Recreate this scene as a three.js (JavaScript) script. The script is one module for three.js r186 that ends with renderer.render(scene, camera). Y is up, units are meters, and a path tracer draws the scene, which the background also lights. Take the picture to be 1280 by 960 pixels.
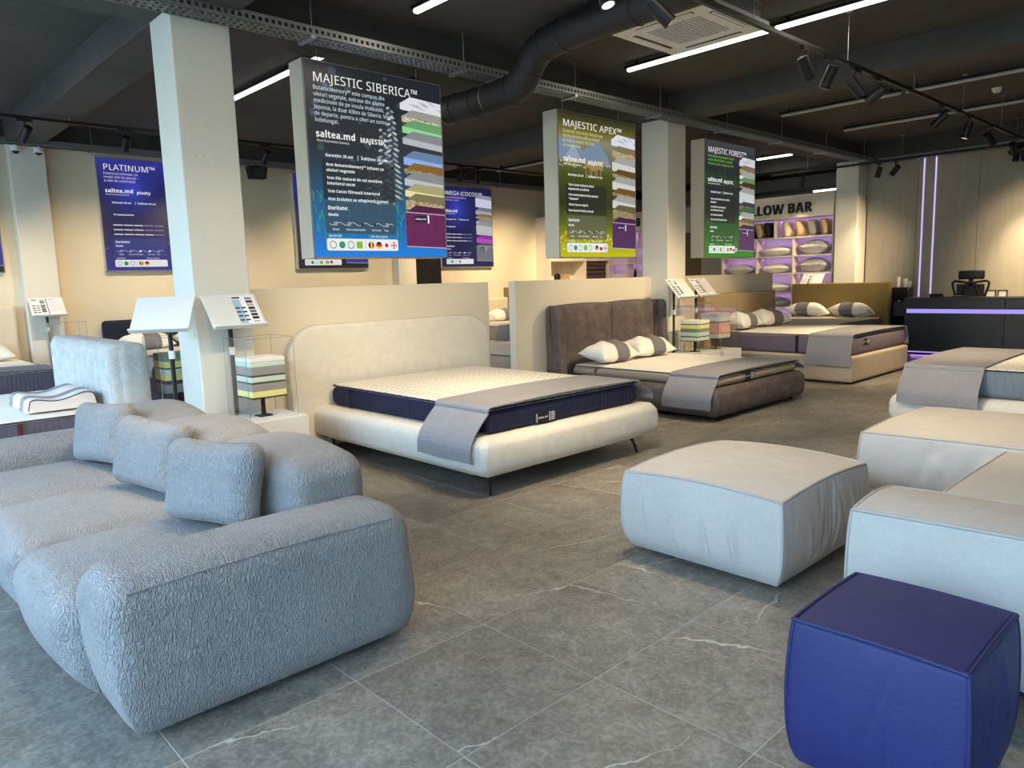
import * as THREE from 'three';
import { RoundedBoxGeometry } from 'three/addons/geometries/RoundedBoxGeometry.js';
import { mergeGeometries, mergeVertices } from 'three/addons/utils/BufferGeometryUtils.js';
import { RectAreaLightUniformsLib } from 'three/addons/lights/RectAreaLightUniformsLib.js';
import { FontLoader } from 'three/addons/loaders/FontLoader.js';
import { TextGeometry } from 'three/addons/geometries/TextGeometry.js';

// ------------------------------------------------------------------ camera, sky, exposure
RectAreaLightUniformsLib.init();
const scene = new THREE.Scene();
const camera = new THREE.PerspectiveCamera(55.189, 1280 / 960, 0.05, 200);
camera.position.set(0, 1.39, 0);
camera.rotation.set(-0.13965, -0.75562, -0.0303, 'YXZ');
const renderer = new THREE.WebGLRenderer({ antialias: true });
renderer.toneMapping = THREE.LinearToneMapping;
renderer.toneMappingExposure = 1.0;
renderer.shadowMap.enabled = true;
scene.background = new THREE.Color().setRGB(0.43, 0.69, 1.0);      // bright hazy daylight outside the shop front
scene.backgroundIntensity = 11;
const TUBE = 40, SPOT = 0.86;                                      // radiance of a lit tube; scale of the track spots
const WARM = new THREE.Color().setRGB(1, 0.78, 0.49), NEUTRAL = new THREE.Color().setRGB(1, 0.88, 0.70), VIOLET = new THREE.Color().setRGB(0.55, 0.26, 1);

// ------------------------------------------------------------------ helpers
const V = (x, y, z) => new THREE.Vector3(x, y, z);
const rgb = (r, g, b) => new THREE.Color().setRGB(r / 255, g / 255, b / 255, THREE.SRGBColorSpace);
let seed = 7;
const rnd = (a = 0, b = 1) => { seed = (seed * 1664525 + 1013904223) >>> 0; return a + (b - a) * (seed / 4294967296); };
const hash = (x, y, s) => { let h = Math.imul(x, 374761393) ^ Math.imul(y, 668265263) ^ Math.imul(s, 2147483647 ^ 977); h = Math.imul(h ^ (h >>> 13), 1274126177); return ((h ^ (h >>> 16)) >>> 0) / 4294967296; };
function pn(x, y, p, q, s) {                                       // periodic value noise
  const xi = Math.floor(x), yi = Math.floor(y), fx = x - xi, fy = y - yi, u = fx * fx * (3 - 2 * fx), v = fy * fy * (3 - 2 * fy);
  const m = (a, b) => ((a % b) + b) % b, x0 = m(xi, p), x1 = m(xi + 1, p), y0 = m(yi, q), y1 = m(yi + 1, q);
  return (hash(x0, y0, s) * (1 - u) + hash(x1, y0, s) * u) * (1 - v) + (hash(x0, y1, s) * (1 - u) + hash(x1, y1, s) * u) * v;
}
function fbm(u, v, f, s, oct = 4, g = f) { let a = 0.5, t = 0, n = 0; for (let o = 0; o < oct; o++) { t += a * pn(u * f, v * g, f, g, s + o); n += a; a *= 0.55; f *= 2; g *= 2; } return t / n; }
function tex(size, metres, fn, color = false) {                    // fn(u, v) -> grey 0..1 or [r, g, b] in sRGB 0..255
  const data = new Uint8Array(size * size * 4);
  for (let j = 0; j < size; j++) for (let i = 0; i < size; i++) {
    const c = fn(i / size, j / size), o = (j * size + i) * 4;
    if (color) { data[o] = Math.max(0, Math.min(255, c[0])); data[o + 1] = Math.max(0, Math.min(255, c[1])); data[o + 2] = Math.max(0, Math.min(255, c[2])); } else data[o] = data[o + 1] = data[o + 2] = Math.max(0, Math.min(255, c * 255));
    data[o + 3] = 255;
  }
  const t = new THREE.DataTexture(data, size, size); t.wrapS = t.wrapT = THREE.RepeatWrapping; t.magFilter = THREE.LinearFilter; t.repeat.set(1 / metres, 1 / metres);
  if (color) t.colorSpace = THREE.SRGBColorSpace;
  t.needsUpdate = true; return t;
}
const re = (t, mx, my = mx) => { const c = t.clone(); c.repeat.set(1 / mx, 1 / my); return c; };
const used = {};
const numbered = (n) => { const k = used[n] = (used[n] ?? -1) + 1; return k ? `${n}_${String(k).padStart(3, '0')}` : n; };
function shade(o) { o.traverse((c) => { if (c.isMesh) { c.castShadow = true; c.receiveShadow = true; } }); return o; }
function thing(name, label, category, pos = [0, 0, 0], turn = 0, group) {
  const o = new THREE.Group(); o.name = numbered(name); o.position.set(...pos); o.rotation.y = turn; o.userData = { label, category };
  if (group) o.userData.group = group;
  scene.add(o); return o;
}
function part(t, name, geo, m) {                                   // geometry in the thing's own axes
  const o = new THREE.Mesh(geo, m); o.name = name; o.castShadow = o.receiveShadow = true; t.add(o); return o;
}
function wpart(t, name, geo, m) {                                  // geometry given in world axes (thing not turned)
  geo.translate(-t.position.x, -t.position.y, -t.position.z); return part(t, name, geo, m);
}
function single(name, label, category, geo, m, group) {            // a thing that is one mesh, geometry in world axes
  geo.computeBoundingBox(); const b = geo.boundingBox, c = V((b.min.x + b.max.x) / 2, b.min.y, (b.min.z + b.max.z) / 2);
  geo.translate(-c.x, -c.y, -c.z); const o = new THREE.Mesh(geo, m); o.position.copy(c); o.name = numbered(name); o.castShadow = o.receiveShadow = true;
  o.userData = { label, category }; if (group) o.userData.group = group; scene.add(o); return o;
}
function struct(name, geo, m, label) { const o = new THREE.Mesh(geo, m); o.name = name; o.castShadow = o.receiveShadow = true; o.userData = { kind: 'structure', label, category: name.split('_')[0] }; scene.add(o); return o; }
function copy(src, label) { const c = src.clone(); c.name = numbered(src.name.replace(/_\d{3}$/, '')); c.userData = { ...src.userData }; if (label) c.userData.label = label; scene.add(c); return c; }
function boxUV(g) {                                                // uv in metres, projected along each face's main axis
  g = g.index ? g.toNonIndexed() : g;
  const p = g.attributes.position, uv = new Float32Array(p.count * 2), a = V(), b = V(), c = V(), n = V();
  for (let i = 0; i < p.count; i += 3) {
    a.fromBufferAttribute(p, i); b.fromBufferAttribute(p, i + 1); c.fromBufferAttribute(p, i + 2);
    n.crossVectors(b.clone().sub(a), c.clone().sub(a)); const x = Math.abs(n.x), y = Math.abs(n.y), z = Math.abs(n.z);
    [a, b, c].forEach((q, k) => { const o = (i + k) * 2; if (y >= x && y >= z) { uv[o] = q.x; uv[o + 1] = q.z; } else if (x >= z) { uv[o] = q.z; uv[o + 1] = q.y; } else { uv[o] = q.x; uv[o + 1] = q.y; } });
  }
  g.setAttribute('uv', new THREE.BufferAttribute(uv, 2)); return g;
}
function bx(x0, x1, y0, y1, z0, z1, r = 0, seg = 2) {
  const w = Math.abs(x1 - x0), h = Math.abs(y1 - y0), d = Math.abs(z1 - z0);
  const g = r > 0 ? new RoundedBoxGeometry(w, h, d, seg, Math.min(r, w / 2.01, h / 2.01, d / 2.01)) : new THREE.BoxGeometry(w, h, d);
  g.translate((x0 + x1) / 2, (y0 + y1) / 2, (z0 + z1) / 2); return boxUV(g);
}
const strip = (g) => { const o = g.index ? g.toNonIndexed() : g; for (const k of Object.keys(o.attributes)) if (!['position', 'normal', 'uv'].includes(k)) o.deleteAttribute(k); return o; };
const join = (l) => mergeGeometries(l.map(strip));
const cyl = (r, h, x, y, z, seg = 16, r2 = r) => boxUV(new THREE.CylinderGeometry(r2, r, h, seg).translate(x, y + h / 2, z));
function rod(a, b, r, seg = 10) { const d = b.clone().sub(a), g = new THREE.CylinderGeometry(r, r, d.length(), seg); g.applyQuaternion(new THREE.Quaternion().setFromUnitVectors(V(0, 1, 0), d.clone().normalize())); g.translate((a.x + b.x) / 2, (a.y + b.y) / 2, (a.z + b.z) / 2); return boxUV(g); }
const tube = (pts, r, n = 40, seg = 10, closed = false) => boxUV(new THREE.TubeGeometry(new THREE.CatmullRomCurve3(pts, closed, 'catmullrom', 0.5), n, r, seg, closed));
function loop(x0, x1, z0, z1, y, cr, r) {                          // piping round a rectangle with round corners
  const pts = []; const cs = [[x1 - cr, z1 - cr, 0], [x0 + cr, z1 - cr, 1], [x0 + cr, z0 + cr, 2], [x1 - cr, z0 + cr, 3]];
  for (const [cx, cz, k] of cs) for (let i = 0; i <= 4; i++) { const a = (k + i / 4) * Math.PI / 2; pts.push(V(cx + Math.cos(a) * cr, y, cz + Math.sin(a) * cr)); }
  const path = new THREE.CurvePath(); for (let i = 0; i < pts.length; i++) path.add(new THREE.LineCurve3(pts[i], pts[(i + 1) % pts.length]));
  const gs = []; for (let i = 0; i < pts.length; i++) gs.push(rod(pts[i], pts[(i + 1) % pts.length], r, 6)); return join(gs);
}
function soft(x0, x1, y0, y1, z0, z1, r, n, deform, foot = 0) {     // upholstered block: finely divided, rounded (less so at the bottom: foot), then bent by deform(p, q) with q in -1..1
  const w = x1 - x0, h = y1 - y0, d = z1 - z0; r = Math.min(r, w / 2.02, h / 2.02, d / 2.02);
  const g0 = new THREE.BoxGeometry(2, 2, 2, n[0], n[1], n[2]); g0.deleteAttribute('uv'); g0.deleteAttribute('normal');
  const g = mergeVertices(g0, 1e-5), p = g.attributes.position, v = V(), c = V(), q = V(), o = V();
  const place = (t, len, k) => { const half = len / 2, m = Math.max(2, Math.min(Math.floor(k / 2) - 1, Math.round(k * Math.max(0.16, r / len)))), i = (1 - Math.abs(t)) / 2 * k, s = Math.sign(t), e = k % 2 ? k / 2 : k / 2; return s * (k < 5 ? half * Math.abs(t) : i <= m ? half - r * i / m : (half - r) * (1 - (i - m) / (e - m))); };
  for (let i = 0; i < p.count; i++) {
    v.set(place(p.getX(i), w, n[0]), place(p.getY(i), h, n[1]), place(p.getZ(i), d, n[2])); o.copy(v); q.set(v.x / w * 2, v.y / h * 2, v.z / d * 2);
    const pull = (t, half) => { const lim = half - r; return Math.max(-lim, Math.min(lim, t)); };
    c.set(pull(v.x, w / 2), pull(v.y, h / 2), pull(v.z, d / 2)); const e = v.clone().sub(c);
    if (e.lengthSq() > 1e-12) { const f = V(Math.tan(e.x / r * Math.PI / 4), Math.tan(e.y / r * Math.PI / 4), Math.tan(e.z / r * Math.PI / 4)); v.copy(c).addScaledVector(f.normalize(), r); }
    if (foot && q.y < 0.2) v.lerp(o, foot * Math.min(1, (0.2 - q.y) / 0.6));
    if (deform) deform(v, q);
    p.setXYZ(i, v.x + (x0 + x1) / 2, v.y + (y0 + y1) / 2, v.z + (z0 + z1) / 2);
  }
  g.computeVertexNormals(); return boxUV(g);
}
const cs = (t) => Math.cos(Math.max(-1, Math.min(1, t)) * Math.PI / 2);
const std = (o) => new THREE.MeshStandardMaterial(o);

// ------------------------------------------------------------------ textures (what surfaces are made of)
const tGrain = tex(256, 0.3, (u, v) => 0.6 * fbm(u, v, 32, 3, 3) + 0.4 * fbm(u, v, 6, 9, 3));
const tPlaster = tex(512, 1.1, (u, v) => { const p = fbm(u, v, 40, 12, 2), pit = p > 0.76 ? 1 - (p - 0.76) * 5 : 1; return (0.55 + 0.3 * fbm(u, v, 8, 5, 5)) * Math.max(0.3, pit); });
const tConcrete = tex(512, 3.1, (u, v) => { const a = fbm(u, v, 3, 21, 6), b = fbm(u, v, 60, 24, 2); const k = 0.78 + 0.32 * a + 0.1 * (b - 0.5); return [78 * k, 75 * k, 71 * k]; }, true);
const tChenille = tex(512, 0.19, (u, v) => { const w = 0.05 * (fbm(u, v, 6, 31, 3) - 0.5), a = Math.abs(fbm(u + w, v + w, 38, 33, 2, 11) - 0.5) * 4, b = fbm(u, v, 90, 37, 2); return Math.min(1, 0.75 * a + 0.35 * b); });
const tBoucle = tex(512, 0.16, (u, v) => { let m = 1; const n = 26, x = u * n, y = v * n; for (let i = -1; i < 2; i++) for (let j = -1; j < 2; j++) { const cx = Math.floor(x) + i, cy = Math.floor(y) + j, k = ((cx % n) + n) % n, l = ((cy % n) + n) % n, dx = cx + hash(k, l, 41) - x, dy = cy + hash(k, l, 43) - y; m = Math.min(m, dx * dx + dy * dy); } return 0.85 - 0.75 * Math.sqrt(m) + 0.25 * fbm(u, v, 80, 47, 2); });
const tLinen = tex(256, 0.05, (u, v) => 0.5 + 0.22 * Math.sin(u * Math.PI * 2 * 24) * (hash(Math.floor(v * 48), 1, 5) * 0.6 + 0.4) + 0.22 * Math.sin(v * Math.PI * 2 * 24) * (hash(Math.floor(u * 48), 2, 5) * 0.6 + 0.4));
const cloth = (base, amt, s, f = 5, m = 0.7) => tex(256, m, (u, v) => { const k = 1 - amt + 2 * amt * (0.55 * fbm(u, v, f, s, 5) + 0.45 * fbm(u, v, 64, s + 9, 2)); return base.map((c) => c * k); }, true);
const tQuilt = tex(512, 0.24, (u, v) => { const s = Math.floor(u * 6), f = u * 6 - s, d = s % 2 ? v * 8 + f : v * 8 - f, e = d - Math.floor(d); return 0.35 + 0.5 * Math.pow(Math.sin(e * Math.PI), 0.5) * Math.pow(Math.sin(f * Math.PI), 0.35) + 0.15 * fbm(u, v, 64, 51, 2); });
const tRibs = tex(128, 0.045, (u, v) => Math.pow(Math.abs(Math.sin(u * Math.PI)), 0.45) * 0.8 + 0.2 * fbm(u, v, 32, 53, 2));
const tSuede = tex(512, 0.9, (u, v) => { const a = fbm(u, v, 10, 61, 5), b = fbm(u, v, 70, 67, 2), k = 0.72 + 0.5 * a + 0.14 * (b - 0.5); return [100 * k, 88 * k, 85 * k]; }, true);
const tStreak = tex(256, 0.9, (u, v) => { const k = 0.96 + 0.08 * fbm(u, v, 24, 71, 3, 4); return [176 * k, 167 * k, 150 * k]; }, true);
const SL = 1536;                                                   // slate: sixteen different tiles of 0.6 m
const slateVeins = []; for (let k = 0; k < 9; k++) { const a = rnd(-0.9, 0.9); slateVeins.push([rnd(), rnd(), Math.cos(a + 0.6), Math.sin(a + 0.6), rnd(0.06, 0.15), rnd(0.5, 1)]); }
const tSlate = tex(SL, 2.4, (u, v) => {
  const wx = 0.06 * (fbm(u, v, 5, 81, 4) - 0.5), wy = 0.06 * (fbm(u, v, 5, 83, 4) - 0.5);
  const tx = Math.floor(u * 4), ty = Math.floor(v * 4), tone = 0.95 + 0.10 * hash(tx, ty, 85);
  const a = fbm(u + wx, v + wy, 9, 87, 6), b = fbm(u, v, 200, 89, 2), c = fbm(u + wx * 2, v + wy * 2, 40, 91, 4);
  let k = tone * (0.82 + 0.24 * a + 0.36 * (b - 0.5) + 0.28 * (c - 0.5));
  const r = Math.abs(fbm(u + wx * 1.6, v + wy * 1.6, 9, 93, 3) - 0.5); if (r < 0.010 && c > 0.5) k += (0.010 - r) * 12;
  let vein = 0;
  for (const [vx, vy, dx, dy, len, s] of slateVeins) {
    let ex = u - vx, ey = v - vy; ex -= Math.round(ex); ey -= Math.round(ey); ex += wx * 1.1 + 0.022 * (fbm(u, v, 36, 97, 3) - 0.5); ey += wy * 1.1 + 0.022 * (fbm(u, v, 36, 98, 3) - 0.5);
    const along = ex * dx + ey * dy, off = Math.abs(-ex * dy + ey * dx); if (Math.abs(along) < len) { const w = 0.0040 * s * (1 - Math.abs(along) / len) * (0.35 + 0.9 * fbm(u, v, 30, 99, 2)) + 0.0004; if (off < w) vein = Math.max(vein, 1 - off / w * 0.5); }
  }
  const col = [131 * k, 126 * k, 117 * k]; return vein ? col.map((q, i) => q + (([205, 203, 197])[i] - q) * vein * 0.8) : col;
}, true);

// ------------------------------------------------------------------ materials
const M = {
  wall: std({ color: rgb(226, 214, 188), roughness: 0.85, bumpMap: tPlaster, bumpScale: 0.0012 }),
  column: std({ color: rgb(224, 219, 204), roughness: 0.85, bumpMap: tPlaster, bumpScale: 0.004 }),
  partition: std({ color: rgb(222, 212, 190), roughness: 0.7, bumpMap: tGrain, bumpScale: 0.0004 }),
  greywall: std({ map: tStreak, roughness: 0.75 }),
  ceiling: std({ map: tConcrete, roughness: 0.9, bumpMap: tPlaster, bumpScale: 0.003 }),
  beam: std({ map: re(tConcrete, 2.2), roughness: 0.85, bumpMap: tPlaster, bumpScale: 0.002 }),
  slate: std({ map: tSlate, roughness: 0.42, roughnessMap: null, bumpMap: re(tPlaster, 0.5), bumpScale: 0.0006 }),
  grout: std({ color: rgb(176, 174, 168), roughness: 0.9 }),
  asphalt: std({ color: rgb(120, 120, 122), roughness: 0.9 }),
  black: std({ color: rgb(24, 24, 26), roughness: 0.45, metalness: 0.2 }),
  blackMatte: std({ color: rgb(22, 22, 24), roughness: 0.75 }),
  duct: std({ color: rgb(34, 34, 36), roughness: 0.6, bumpMap: tGrain, bumpScale: 0.0006 }),
  steel: std({ color: rgb(170, 172, 172), roughness: 0.38, metalness: 0.85 }),
  galv: std({ color: rgb(140, 143, 143), roughness: 0.5, metalness: 0.5 }),
  white: std({ color: rgb(224, 224, 221), roughness: 0.5 }),
  acWhite: std({ color: rgb(226, 222, 214), roughness: 0.45 }),
  dark: std({ color: rgb(52, 52, 54), roughness: 0.6 }),
  chenille: std({ map: cloth([150, 149, 149], 0.10, 101, 4, 0.9), roughness: 0.92, bumpMap: tChenille, bumpScale: 0.0065 }),
  pleatFabric: std({ map: cloth([205, 202, 196], 0.12, 104, 8, 0.5), roughness: 0.92, bumpMap: re(tChenille, 0.2), bumpScale: 0.004 }),
  boucle: std({ map: cloth([226, 220, 206], 0.05, 107, 6, 0.4), roughness: 0.95, bumpMap: tBoucle, bumpScale: 0.004 }),
  velvet: std({ map: cloth([186, 181, 175], 0.05, 111, 4, 0.8), roughness: 0.8, bumpMap: tGrain, bumpScale: 0.0006 }),
  blue: std({ map: cloth([30, 36, 92], 0.05, 113, 4, 0.8), roughness: 0.6, bumpMap: tGrain, bumpScale: 0.0008 }),
  bluePipe: std({ color: rgb(28, 33, 82), roughness: 0.6 }),
  velvetPipe: std({ color: rgb(172, 167, 161), roughness: 0.8 }),
  suede: std({ map: tSuede, roughness: 0.8, bumpMap: tGrain, bumpScale: 0.001 }),
  runner: std({ map: cloth([146, 143, 145], 0.07, 121, 5, 0.5), roughness: 0.9, bumpMap: tLinen, bumpScale: 0.0006 }),
  quilt: std({ map: tex(512, 0.55, (u, v) => { const s = Math.floor(u * 6), f = u * 6 - s, d = s % 2 ? v * 8 + f : v * 8 - f, e = Math.abs(d - Math.floor(d) - 0.5) * 2, t = e > 0.86 || f < 0.05 ? 1 : 0, n = fbm(u, v, 48, 55, 2) * 14; return [240 - 44 * t - n, 234 - 46 * t - n, 220 - 50 * t - n]; }, true), roughness: 0.9, bumpMap: re(tQuilt, 0.55), bumpScale: 0.016 }),  // tan stitch lines; their darker tone also stands in for weak groove shade
  knit: std({ color: rgb(240, 234, 222), roughness: 0.9, bumpMap: re(tQuilt, 0.12, 0.5), bumpScale: 0.002 }),
  navyRib: std({ color: rgb(17, 21, 58), roughness: 0.75, bumpMap: tRibs, bumpScale: 0.006 }),
  navyFlat: std({ color: rgb(14, 17, 48), roughness: 0.75, bumpMap: tLinen, bumpScale: 0.0006 }),
  navyPipe: std({ color: rgb(14, 16, 40), roughness: 0.7 }),
  beigeRib: std({ color: rgb(178, 160, 138), roughness: 0.8, bumpMap: re(tQuilt, 0.09), bumpScale: 0.003 }),
  mauveRib: std({ color: rgb(128, 112, 124), roughness: 0.8, bumpMap: re(tRibs, 0.035), bumpScale: 0.004 }),
  mauveFlat: std({ color: rgb(124, 104, 108), roughness: 0.8, bumpMap: tLinen, bumpScale: 0.0006 }),
  greyBlueRib: std({ color: rgb(116, 126, 138), roughness: 0.8, bumpMap: re(tRibs, 0.06), bumpScale: 0.005 }),
  darkRib: std({ color: rgb(96, 88, 98), roughness: 0.8, bumpMap: re(tRibs, 0.04), bumpScale: 0.004 }),
  maroon: std({ color: rgb(92, 28, 40), roughness: 0.7 }),
  brownPipe: std({ color: rgb(78, 62, 58), roughness: 0.7 }),
  linenBase: std({ map: cloth([182, 168, 146], 0.05, 127, 5, 0.4), roughness: 0.85, bumpMap: tLinen, bumpScale: 0.0006 }),
  creamHead: std({ map: cloth([222, 208, 182], 0.04, 128, 5, 0.4), roughness: 0.9, bumpMap: tBoucle, bumpScale: 0.002 }),
  navyHead: std({ map: cloth([26, 30, 52], 0.08, 129, 5, 0.4), roughness: 0.85 }),
  olive: std({ map: cloth([134, 112, 62], 0.05, 131, 5, 0.4), roughness: 0.85, bumpMap: tLinen, bumpScale: 0.0005 }),
  pillow: std({ map: cloth([240, 236, 226], 0.03, 133, 4, 0.4), roughness: 0.9, bumpMap: tGrain, bumpScale: 0.0006 }),
  pillowBand: std({ map: cloth([122, 118, 120], 0.06, 135, 5, 0.3), roughness: 0.9, bumpMap: tLinen, bumpScale: 0.0008 }),
  peach: std({ color: rgb(240, 222, 210), roughness: 0.85 }),
  shelf: std({ color: rgb(232, 222, 204), roughness: 0.55 }),
  plasticWrap: new THREE.MeshPhysicalMaterial({ color: rgb(206, 203, 206), roughness: 0.5, clearcoat: 1, clearcoatRoughness: 0.15, bumpMap: re(tChenille, 0.5), bumpScale: 0.01 }),
  tan: std({ color: rgb(186, 160, 118), roughness: 0.8 }),
  desk: std({ map: tex(256, 1.3, (u, v) => { const k = 0.8 + 0.4 * fbm(u, v, 4, 141, 5); return [58 * k, 60 * k, 64 * k]; }, true), roughness: 0.5 }),
  glossBlack: std({ color: rgb(14, 14, 16), roughness: 0.12 }),
  brown: std({ color: rgb(104, 82, 54), roughness: 0.7 }),
  acrylic: new THREE.MeshPhysicalMaterial({ color: 0xffffff, roughness: 0.02, transmission: 1, thickness: 0, ior: 1.45 }),
  acrylicEdge: std({ color: rgb(150, 156, 150), roughness: 0.25 }),
  glass: new THREE.MeshPhysicalMaterial({ color: 0xffffff, roughness: 0, transmission: 1, thickness: 0, ior: 1.45 }),
  foamWhite: std({ color: rgb(236, 236, 216), roughness: 0.95, bumpMap: tGrain, bumpScale: 0.001 }), foamGrey: std({ color: rgb(150, 146, 142), roughness: 0.95, bumpMap: tGrain, bumpScale: 0.001 }),
  foamYellow: std({ color: rgb(232, 222, 142), roughness: 0.95, bumpMap: tGrain, bumpScale: 0.001 }), foamMint: std({ color: rgb(202, 218, 200), roughness: 0.95 }), foamBrown: std({ color: rgb(84, 66, 52), roughness: 1 }),
  foamPink: std({ color: rgb(222, 164, 150), roughness: 0.95 }), foamGreen: std({ color: rgb(120, 140, 118), roughness: 0.95 }), foamLilac: std({ color: rgb(206, 186, 216), roughness: 0.95 }),
  ledViolet: std({ color: 0x000000, emissive: new THREE.Color().setRGB(0.42, 0.32, 0.92), emissiveIntensity: 1.0, roughness: 0.6 }),
  ledPale: std({ color: 0x000000, emissive: new THREE.Color().setRGB(0.66, 0.56, 1.0), emissiveIntensity: 1.0, roughness: 0.6 }),
  tubeOn: std({ color: 0xffffff, emissive: NEUTRAL.clone().lerp(new THREE.Color(1, 1, 1), 0.6), emissiveIntensity: 2.6, roughness: 0.4 }),
  tubeOff: std({ color: rgb(196, 192, 190), roughness: 0.4 }),
  lensOn: std({ color: 0xffffff, emissive: new THREE.Color().setRGB(1, 0.86, 0.55), emissiveIntensity: 2.2, roughness: 0.3 }),
  lensOff: std({ color: rgb(60, 56, 50), roughness: 0.15, metalness: 0.6 }),
};

// ------------------------------------------------------------------ the room
const SLAB = 3.6, SOF = 3.33, XL = -2.2, XR = 14.27, ZB = -11.62, ZF = 4.4, T = 0.6;
{
  const floor = struct('floor', bx(XL - 0.2, 17.3, -0.2, -0.0012, ZB - 0.2, ZF + 0.2), M.grout, 'pale grout bed under grey slate-look floor tiles');
  // the 0.6 m slate tiles: joint lines measured at x = 1.245 + 0.6k, z = -1.575 + 0.6k
  const geos = []; for (let k = 0; k < 16; k++) { const g = new RoundedBoxGeometry(T - 0.0035, 0.012, T - 0.0035, 1, 0.0012), p = g.attributes.position, uv = new Float32Array(p.count * 2), tx = k % 4, tz = k >> 2; for (let i = 0; i < p.count; i++) { uv[2 * i] = tx * T + T / 2 + p.getX(i); uv[2 * i + 1] = tz * T + T / 2 + p.getZ(i); } g.setAttribute('uv', new THREE.BufferAttribute(uv, 2)); geos.push(g); }
  const spots = [];
  for (let i = -6; i < 27; i++) for (let j = -17; j < 10; j++) { const x = 1.245 + (i + 0.5) * T, z = -1.575 + (j + 0.5) * T; if (x > XL + 0.3 && x < 14.2 && z > ZB + 0.3 && z < ZF - 0.3) spots.push([x, z, i, j]); }
  const cosY = Math.cos(0.7556), sinY = Math.sin(0.7556);
  const seen = (x, z) => { const f = x * sinY - z * cosY, s = x * cosY + z * sinY; return f > 0.6 && Math.abs(s) < f * 0.80 + 0.5; };
  spots.sort((a, b) => (seen(b[0], b[1]) - seen(a[0], a[1])) || (Math.hypot(a[0], a[1]) - Math.hypot(b[0], b[1])));
  const rest = [];
  spots.forEach(([x, z, i, j], n) => {
    const k = Math.floor(hash(i + 50, j + 50, 3) * 16), turn = Math.floor(hash(i + 50, j + 50, 4) * 2) * Math.PI, lift = (hash(i + 50, j + 50, 5) - 0.5) * 0.0006;
    if (n < 300) { const m = new THREE.Mesh(geos[k], M.slate); m.name = n ? `tile_${String(n).padStart(3, '0')}` : 'tile'; m.position.set(x, -0.006 + lift, z); m.rotation.y = turn; m.receiveShadow = true; floor.add(m); }
    else { const g = geos[k].clone(); g.rotateY(turn); g.translate(x, -0.006 + lift, z); rest.push(g); }
  });
  const rt = new THREE.Mesh(join(rest), M.slate); rt.name = 'tiles'; rt.userData.kind = 'stuff'; rt.receiveShadow = true; floor.add(rt);

  struct('ceiling', bx(XL - 0.2, 17.3, SLAB, SLAB + 0.2, ZB - 0.2, ZF + 0.2), M.ceiling, 'dark grey concrete slab ceiling');
  const beams = [[[XL, 17.1], [-5.9, -5.5]], [[XL, 17.1], [0.4, 0.8]], [[XL, 17.1], [ZB, -11.42]]];
  let n = 0;
  for (const [[x0, x1], [z0, z1]] of beams) { const o = struct(numbered('ceiling_beam'), bx(x0, x1, SOF, SLAB + 0.01, z0, z1, 0.008), M.beam, ['dark beam over the row of hanging light boxes', 'dark ceiling beam above the seating', 'dark ceiling beam along the cream poster wall'][n++]); o.userData.category = 'beam'; }
  n = 0;
  for (const x of [2.03, 7.97, 13.85]) { const o = struct(numbered('ceiling_beam'), join([bx(x, x + 0.41, SOF + 0.002, SLAB + 0.01, ZB, -5.9, 0.008), bx(x, x + 0.41, SOF + 0.002, SLAB + 0.01, -5.5, 0.4, 0.008), bx(x, x + 0.41, SOF + 0.002, SLAB + 0.01, 0.8, ZF, 0.008)]), M.beam, ['dark cross beam over the pillar beside the white lectern', 'dark cross beam over the middle pillar', 'dark cross beam over the pillar by the reception desk'][n++]); o.userData.category = 'beam'; }
  n = 0;
  const pillar = (x0, x1, z0, z1, label) => {                      // lightly uneven plastered pillar
    const g = soft(x0, x1, 0, SOF + 0.005, z0, z1, 0.012, [8, 48, 8], (v, q) => { const k = 0.004 * (fbm((v.y + 4) * 0.13 % 1, (x0 + v.x * 2 + 9) * 0.11 % 1, 7, 201, 3) - 0.5); v.x += k * Math.sign(q.x); v.z += k * Math.sign(q.z); });
    const o = struct(numbered('column'), g, M.column, label); o.userData.category = 'pillar';
  };
  pillar(2.03, 2.455, -5.9, -5.5, 'cream plastered pillar behind the white lectern with one sheet');
  pillar(7.97, 8.37, -5.9, -5.5, 'cream plastered pillar between two hanging light boxes');
  pillar(13.85, 14.25, -5.9, -5.5, 'cream plastered pillar at the end of the pillow shelves');
  pillar(2.05, 2.46, ZB, -11.42, 'cream wall pillar under two dome cameras');
  pillar(7.97, 8.37, ZB, -11.42, 'cream wall pillar beside the black ribbed panel');
  struct('wall_back', bx(XL - 0.2, 17.3, -0.2, SLAB, ZB - 0.2, ZB), M.wall, 'cream back wall hung with illuminated posters');
  struct('wall_front', bx(XL - 0.2, 17.3, -0.2, SLAB, ZF, ZF + 0.2), M.wall, 'cream wall behind the seating');
  const wr = struct('wall_right', bx(XR, XR + 0.2, -0.2, SLAB, -5.5, ZF), M.grout, 'grey panelled wall behind the reception desk');
  { // its tall panels, with open joints; the joint lines are at z = -4.64 (a small hatch) and -3.7
    const P = [[-5.48, -4.645, 0, 2.95], [-5.48, -4.645, 2.956, 3.6], [-4.639, -3.706, 0, 3.6], [-3.700, -2.5, 0, 3.6], [-2.494, -1.3, 0, 3.6], [-1.294, -0.1, 0, 3.6], [-0.094, 1.1, 0, 3.6], [1.106, 4.4, 0, 3.6]];
    P.forEach(([z0, z1, y0, y1]) => part(wr, 'panel', bx(XR - 0.016, XR - 0.0005, y0, y1, z0, z1), M.greywall));
  }
  struct('wall_far', bx(17.1, 17.3, -0.2, SLAB, ZB, ZF), M.greywall, 'grey wall of the room behind the pillow shelves');
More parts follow.
